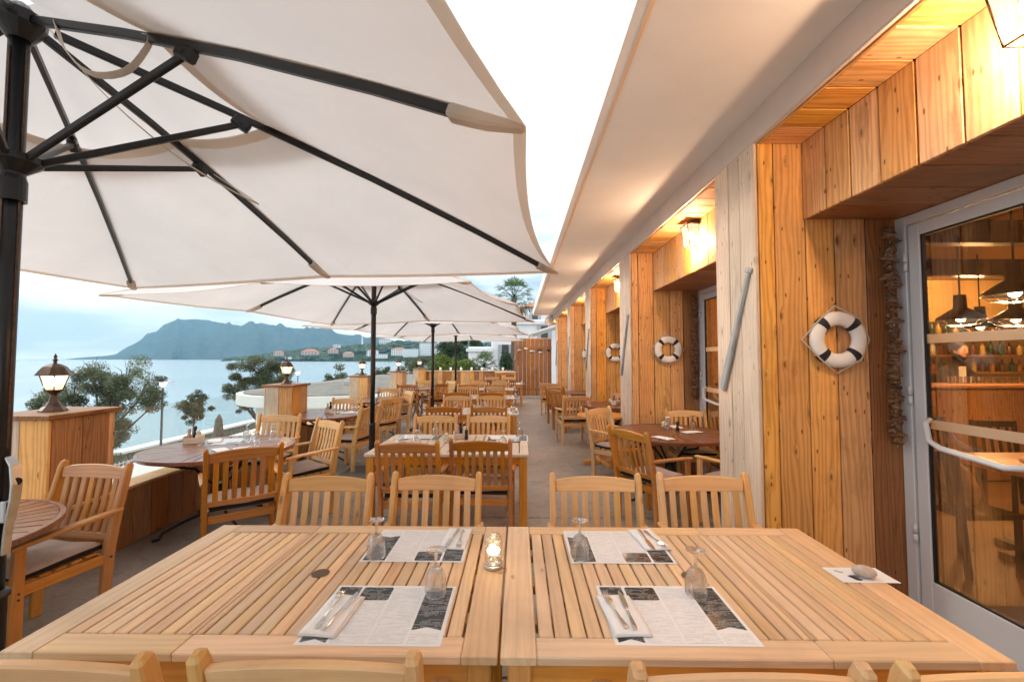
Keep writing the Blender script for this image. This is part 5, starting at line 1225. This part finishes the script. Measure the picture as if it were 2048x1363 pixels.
def sheetm(name, pts, z, mat, par, th=.0004, ax=1):
    m = MB(); m.prism(pts, z, z + th)
    for i, v in enumerate(m.v): m.w[i] = Vector((v.x, v.y, 0))
    return m.build(name, mat, par)
def placemat(x, y, rot, label, nap=True):
    e = empty('menu_placemat', (x, y, .7405), rot, label, 'placemat', 'printed menu placemats'); W_, H_ = .44, .335; hx, hy = W_ / 2, H_ / 2
    sheetm('sheet', [(-hx, -hy), (hx, -hy), (hx, hy), (-hx, hy)], 0, paper, e)
    z = .0006
    for a, b in ((-.118, -.010), (-.002, .105)): sheetm('print_column', [(a, -hy + .012), (b, -hy + .012), (b, hy - (.10 if a < -.1 else .012)), (a, hy - (.10 if a < -.1 else .012))], z, txt_w, e)
    def banner(a, b, c, d): return sheetm('print_banner', [(a, c), ((a + b) / 2, c + .016), (b, c), (b, d), (a, d)], z, txt_b, e)
    banner(.115, .208, -hy + .075, hy - .012); banner(-.208, -.128, -hy + .012, hy - .012)
    sheetm('print_block', [(-.118, hy - .09), (-.112, hy - .096), (-.016, hy - .096), (-.010, hy - .09), (-.010, hy - .018), (-.016, hy - .012), (-.112, hy - .012), (-.118, hy - .018)], z, txt_b, e)
    sheetm('print_column', [(.115, -hy + .012), (.208, -hy + .012), (.208, -hy + .062), (.115, -hy + .062)], z, txt_w, e)
    return e
placemat(-.452, 1.462, 0, 'printed menu placemat at the near edge of the left table')
placemat(-.452, 1.985, math.pi, 'printed menu placemat at the far edge of the left table')
placemat(.508, 1.476, 0, 'printed menu placemat at the near edge of the right table')
placemat(.440, 1.985, math.pi, 'printed menu placemat at the far edge of the right table')
def fork():
    e = empty('fork'); e['category'] = 'fork'; m = MB()
    m.sweep([(0, -.10, .004), (0, -.085, .005), (0, -.04, .004), (0, 0, .005), (0, .03, .008), (0, .045, .009)], (1, 0, 0), [.012, .016, .009, .006, .008, .020], .0022, ch=.0008)
    m.sweep([(0, .045, .009), (0, .058, .007), (0, .064, .006)], (1, 0, 0), [.020, .024, .023], .0022, ch=.0008)
    for k in range(4): x = (k - 1.5) * .0062; m.sweep([(x, .063, .006), (x, .085, .005), (x, .105, .009)], (1, 0, 0), [.0032, .003, .0018], .0018, ch=.0005)
    m.build('fork_body', M['steel'], e); return e
def knife():
    e = empty('knife'); e['category'] = 'knife'; m = MB()
    m.sweep([(0, -.105, .005), (0, -.09, .006), (0, -.04, .006), (0, 0, .005), (0, .008, .005)], (1, 0, 0), [.012, .016, .011, .009, .009], [.004, .006, .005, .004, .003], ch=.0015); m.build('handle', M['steel'], e)
    m = MB(); m.sweep([(0, .008, .005), (0.001, .02, .005), (.001, .07, .005), (.0, .10, .005), (-.003, .115, .005)], (1, 0, 0), [.012, .018, .019, .014, .004], .0014, ch=.0005); m.build('blade', M['steel'], e); return e
fk, kn = fork(), knife()
def napkin(loc, rz, label, w_=.118, d_=.225):
    m = MB(); nx, ny = 8, 14; r = random.Random(int(loc[0] * 100) + 7)
    for lay in range(2):
        g = {}; z0 = .0022 + lay * .003; ww = w_ * (1 - .05 * lay); xo = r.uniform(-.002, .002)
        for s in (0, 1):
            for i in range(nx + 1):
                for j in range(ny + 1):
                    u, v = i / nx, j / ny; z = z0 + (.0022 if s else 0) + (.0010 * math.sin(7 * v + 3 * u + lay) + .0018 * math.exp(-((u) ** 2) / .01) if s else 0)
                    g[(s, i, j)] = m.vert(((u - .5) * ww + xo + .0015 * math.sin(5 * v + lay), (v - .5) * d_ * (1 - .02 * lay) + .002 * math.sin(4 * u), z))
        for i in range(nx):
            for j in range(ny): m.face([g[(1, i, j)], g[(1, i + 1, j)], g[(1, i + 1, j + 1)], g[(1, i, j + 1)]], True)
        for i in range(nx): m.face([g[(0, i, 0)], g[(0, i + 1, 0)], g[(1, i + 1, 0)], g[(1, i, 0)]]); m.face([g[(1, i, ny)], g[(1, i + 1, ny)], g[(0, i + 1, ny)], g[(0, i, ny)]])
        for j in range(ny): m.face([g[(1, 0, j)], g[(1, 0, j + 1)], g[(0, 0, j + 1)], g[(0, 0, j)]]); m.face([g[(0, nx, j)], g[(0, nx, j + 1)], g[(1, nx, j + 1)], g[(1, nx, j)]])
    o = m.build('napkin', M['napkin'], None, loc, rz); return tag(o, label, 'napkin', 'folded white napkins')
SET = [(-.612, 1.440, -4, 0, 'left table, near side'), (-.292, 2.045, 176, 0, 'left table, far side'), (.345, 1.455, 4, 0, 'right table, near side'), (.610, 2.050, 186, 0, 'right table, far side')]
for x, y, a, _, l in SET:
    napkin((x, y, .7412), R(a), 'folded white napkin under cutlery on the ' + l)
    rr = R(a); c, s = math.cos(rr), math.sin(rr); near = 'near' in l
    for o_, dx, dy, aa, nm in ((fk, -.022, .015, 5, 'fork'), (kn, .018, .012, -4, 'knife')):
        p = (x + dx * c - dy * s, y + dx * s + dy * c, .7482); put(o_, p, rr + R(aa), 'steel %s on the napkin of the %s' % (nm, l), 'cutlery on the near tables')
def upglass():
    e = empty('wine_glass'); e['category'] = 'wine glass'; e['group'] = 'upturned glasses'
    H = .158; o = [(.036, 0), (.0375, .004), (.038, .02), (.0365, .05), (.031, .075), (.022, .090), (.011, .097), (.006, .104), (.0048, .115), (.0055, .130), (.0085, .140), (.006, .146), (.012, .151), (.030, .154), (.034, .156), (.034, .158), (.0001, .158)]
    i_ = [(.0001, .091), (.018, .086), (.027, .073), (.0325, .05), (.0345, .02), (.0345, .004), (.036, 0)]
    m = MB(); m.lathe(i_[:-1] + o, 48, rib=(8, 11, 20, .05)); m.build('glass_body', M['glass'], e); return e
ug = upglass()
for (x, y, l) in [(-.612, 1.86, 'far left'), (-.300, 1.575, 'near left, standing on the dark menu banner'), (.262, 1.868, 'far right, on the menu corner'), (.640, 1.585, 'near right, over the glowing banner')]:
    put(ug, (x, y, .7413), 0, 'upturned ribbed glass on the near tables, %s' % l)
def jar():
    e = empty('light_jar', (-.103, 1.78, .7405), 0, 'upturned glass jar of fairy lights between the two near tables', 'jar')
    m = MB(); m.lathe([(.034, .012), (.036, .03), (.0375, .05), (.0375, .105), (.034, .122), (.026, .130), (.0001, .131)], 32); m.lathe([(.0001, .127), (.024, .126), (.032, .119), (.035, .104), (.035, .05), (.033, .015)], 32); m.build('jar_glass', M['glass'], e)
    m = MB(); m.lathe([(.0001, .0), (.036, 0), (.0375, .004), (.0375, .012), (.036, .014), (.0001, .0145)], 28); m.lathe([(.0375, .018), (.039, .021), (.0375, .024)], 28); m.build('lid', M['alu'], e)
    m = MB(); r = random.Random(8); pts = [(.026 * math.cos(k * 1.3) * r.uniform(.5, 1), .026 * math.sin(k * 1.3) * r.uniform(.5, 1), .022 + .092 * k / 40) for k in range(41)]; m.tube(pts, .0006, 4); m.build('light_wire', M['bronze'], e)
    m = MB()
    for p in pts[::2]: m.ball(p, .0024, 6, 5)
    m.build('fairy_lights', emit('fairy_light_lit', (1, .80, .50), 1.5), e)
    m = MB(); m.tube([(.036, -.01, .002), (.055, -.02, .002), (.052, -.045, .002), (.03, -.055, .002), (.005, -.042, .002)], .0008, 4); m.build('loose_wire', M['bronze'], e)
    point('jar_light', (-.103, 1.78, .81), .12, (1, .7, .35), .02)
jar()
e = empty('reservation_card', (1.343, 1.740, .7405), 0, 'white card with a dark printed emblem, held down by the stone', 'card')
sheetm('card_sheet', [(-.108, .058), (-.106, -.060), (.108, -.062), (.106, .056)], 0, paper, e)
dk = plain('emblem_ink', (.03, .02, .03), .5); gr = plain('emblem_grey', (.35, .34, .34), .5)
for pts in ([(-.055, -.010), (-.035, -.004), (-.030, -.012), (-.018, -.040), (-.028, -.048), (-.044, -.044)], [(-.030, -.004), (-.022, -.004), (-.016, -.022), (-.022, -.022)]): sheetm('emblem', pts, .0006, dk, e)
for pts in ([(-.080, .030), (-.068, .034), (-.050, .014), (-.062, .012)], [(-.066, .024), (-.048, .022), (-.050, .018), (-.066, .018)]): sheetm('emblem', pts, .0006, gr, e)
m = MB(); m.ball((0, 0, .021), .04, 20, 12, sx=1.0, sy=.74, sz=.54); o = m.build('stone', M['pebble'], None, (1.348, 1.722, .7412), R(-25)); tag(o, 'smooth beige pebble holding down the white card', 'stone')

# simple settings on the further tables
def caddy():
    e = empty('condiment_caddy'); e['category'] = 'caddy'; e['group'] = 'condiment caddies on the tables'
    m = MB(); m.box(-.075, .075, -.055, .055, 0, .012); m.box(-.075, -.067, -.055, .055, .012, .075); m.box(.067, .075, -.055, .055, .012, .075); m.box(-.066, .066, -.055, -.048, .012, .06); m.box(-.066, .066, .048, .055, .012, .06); m.build('tray', M['teak_far'], e)
    for x, y, mt, h in ((-.035, -.018, 'pink', .15), (.0, .02, 'bottle', .17), (.04, -.015, 'cream', .13), (.038, .025, 'sugar', .11)):
        m = MB(); m.lathe([(.019, .012), (.021, h * .55), (.012, h * .68), (.013, h * .8), (.017, h * .88), (.010, h)], 12, (x, y, 0), cap0=True, cap1=True); m.build('shaker', M[mt], e)
    return e
cd = caddy()
def flowerjar():
    e = empty('flower_jar'); e['category'] = 'jar'; e['group'] = 'jars of pale flowers'
    m = MB(); m.lathe([(.03, 0), (.04, .02), (.04, .08), (.028, .10), (.03, .115)], 20, cap0=True); m.build('jar_glass', M['pane'], e)
    m = MB(); r = random.Random(3)
    for k in range(14): d = rdir(r); m.ball((d.x * .03, d.y * .03, .06 + d.z * .03), .014, 7, 5)
    m.build('flower', M['cream'], e); return e
fj = flowerjar()
for x, y, l in [(-3.28, 4.30, 'first sea-side round table'), (-.62, 4.60, 'second row table'), (-.6, 7.2, 'third row table'), (-.75, 9.8, 'fourth row table'), (-.8, 12.2, 'fifth row table'), (1.80, 8.0, 'second dark round table'), (-2.98, 6.75, 'second sea-side round table'), (-2.95, 12.4, 'fourth sea-side round table')]:
    put(cd, (x, y, .7405), rp.uniform(0, 1), 'condiment caddy with shakers on the ' + l)
for x, y, l in [(-.72, 4.34, 'second row table'), (1.76, 5.20, 'big dark round table'), (1.74, 8.15, 'second dark round table'), (-.70, 6.95, 'third row table')]:
    put(fj, (x, y, .7405), 0, 'glass jar of pale blossoms on the ' + l)
pm_ = MB(); pm_.lathe([(.018, 0), (.02, .03), (.012, .05), (.02, .09), (.014, .105), (.001, .11)], 14, cap0=True); pmm = pm_.mesh('pepper_mill', M['bottle'])
for x, y, l in [(1.885, 5.13, 'big dark round table'), (-.55, 4.52, 'second row table'), (1.88, 7.9, 'second dark round table')]:
    o = bpy.data.objects.new('pepper_mill', pmm); COL.objects.link(o); o.location = (x, y, .7405); tag(o, 'dark pepper mill on the ' + l, 'pepper mill', 'pepper mills')
cdl = MB(); cdl.lathe([(.022, 0), (.022, .12), (.03, .122), (.03, .135)], 14, cap0=True, cap1=True); cdm = cdl.mesh('candle', M['ringwhite'])
o = bpy.data.objects.new('candle', cdm); COL.objects.link(o); o.location = (1.84, 5.32, .7405); tag(o, 'white candle holder beside the blossoms on the big dark round table', 'candle')
k = 0
for x, y, a, l in [(-1.12, 4.05, 0, 'left of the second row table'), (-.28, 4.05, 0, 'right of the second row table, near side'), (-1.05, 4.65, 180, 'far left of the second row table'), (-.12, 4.62, 180, 'far right of the second row table'),
                   (-1.15, 6.8, 0, 'left of the third row table'), (-.22, 6.8, 0, 'right of the third row table'), (-.2, 9.35, 0, 'right of the fourth row table'), (-1.2, 9.35, 0, 'left of the fourth row table'), (-.25, 11.9, 0, 'right of the fifth row table'), (-.02, 14.6, 0, 'right of the last row table'), (-3.0, 4.4, 200, 'back of the first sea-side round table'), (-2.62, 3.95, 40, 'near side of the first sea-side round table'), (-2.75, 6.75, 120, 'second sea-side round table'), (2.0, 5.0, 100, 'right of the big dark round table'), (1.95, 5.38, 170, 'back of the big dark round table'), (1.55, 4.62, 20, 'near edge of the big dark round table')]:
    placemat(x, y, R(a), 'menu placemat on the ' + l) if abs(y - 5) > 1 or x < 0 else None
    napkin((x + .0 if abs(y - 5) < 1 and x > 0 else x - .13, y, .7425), R(a + 10), 'folded white napkin on the ' + l); 
    if x > -3.2 and x < 1 and y > 2.5: put(ug, (x + .13, y + .1, .7412), 0, 'upturned glass on the ' + l)
napkin((-2.72, 2.13, .7412), R(-70), 'white napkin on the dark round table in the left foreground')
put(ug, (2.12, 5.25, .7412), 0, 'upturned glass on the big dark round table'); put(ug, (-2.62, 4.55, .7412), 0, 'upturned glass at the right rim of the first sea-side table')
m = MB(); m.lathe([(.0001, 0), (.045, .0), (.05, .022), (.042, .022), (.038, .006), (.0001, .006)], 20); am_ = m.mesh('ashtray', M['alu'])
for x, y, l in [(-.03, 4.42, 'right end of the second row table'), (-.10, 7.2, 'right end of the third row table'), (-1.19, 4.35, 'left end of the second row table')]: o = bpy.data.objects.new('ashtray', am_); COL.objects.link(o); o.location = (x, y, .7405); tag(o, 'small metal ashtray at the ' + l, 'ashtray', 'ashtrays')

# sunbather on the promenade just below the parapet
pe, po = person('person', (-14.6, 17.0, -3.5), R(0), [(0, 0, .45), (0, -.10, .68), (0, -.16, .92), (0, -.14, 1.03), (.0, -.10, 1.12), (-.18, -.16, .92), (-.30, -.02, .70), (-.22, .2, .62), (.18, -.16, .92), (.30, -.02, .70), (.22, .2, .62), (-.1, .1, .45), (-.13, .5, .50), (-.13, .55, .08), (.1, .1, .45), (.13, .5, .50), (.13, .55, .08)],
    [(.15, .12), (.14, .11), (.17, .11), .055, .07, .06, .045, .035, .06, .045, .035, .09, .07, .05, .09, .07, .05],
    [(0, 1), (1, 2), (2, 3), (3, 4), (2, 5), (5, 6), (6, 7), (2, 8), (8, 9), (9, 10), (0, 11), (11, 12), (12, 13), (0, 14), (14, 15), (15, 16)], [M['shirtw']], 'dark-haired person in a pale top sitting below the parapet by the railing')
head_parts(pe, (0, -.08, 1.18))
b_ = MB(); b_.box(-.6, .6, -.25, .3, .0, .42, ch=.02); o = b_.build('bench', M['render'], None, (-14.6, 17.0, -3.8 + .3)); tag(o, 'pale block bench under the seated person on the promenade', 'bench')
bl = MB(); bl.ball((0, 0, .16), .2, 10, 7, sz=.9); o = bl.build('bag', M['bluebag'], None, (-13.6, 16.8, -3.08)); tag(o, 'light blue bag beside the person on the promenade', 'bag'); 
b2 = MB(); b2.box(-.3, .3, -.25, .25, 0, .74, ch=.02); o = b2.build('plinth', M['render'], None, (-13.6, 16.8, -3.8)); tag(o, 'pale plinth carrying the light blue bag', 'plinth')

# ------------------------------------------------------------------ the air
hz = bpy.data.materials.new('sea_air'); hz.use_nodes = True; nt = hz.node_tree; nt.nodes.clear()
vo = nt.nodes.new('ShaderNodeVolumePrincipled'); vo.inputs['Color'].default_value = (.38, .72, 1, 1); vo.inputs['Density'].default_value = HAZE; vo.inputs['Anisotropy'].default_value = .2
mo = nt.nodes.new('ShaderNodeOutputMaterial'); nt.links.new(vo.outputs[0], mo.inputs['Volume'])
m = MB(); x0, x1, y0, y1, z0, z1 = -7550, 4450, -950, 6950, -6.4, 640
i0 = [m.vert(p) for p in [(x0, y0, z0), (x1, y0, z0), (x1, y1, z0), (x0, y1, z0), (x0, y0, z1), (x1, y0, z1), (x1, y1, z1), (x0, y1, z1)]]
for f in ((3, 2, 1, 0), (4, 5, 6, 7), (0, 1, 5, 4), (1, 2, 6, 5), (2, 3, 7, 6), (3, 0, 4, 7)): m.face([i0[k] for k in f])
tag(m.build('haze', hz), kind='stuff')
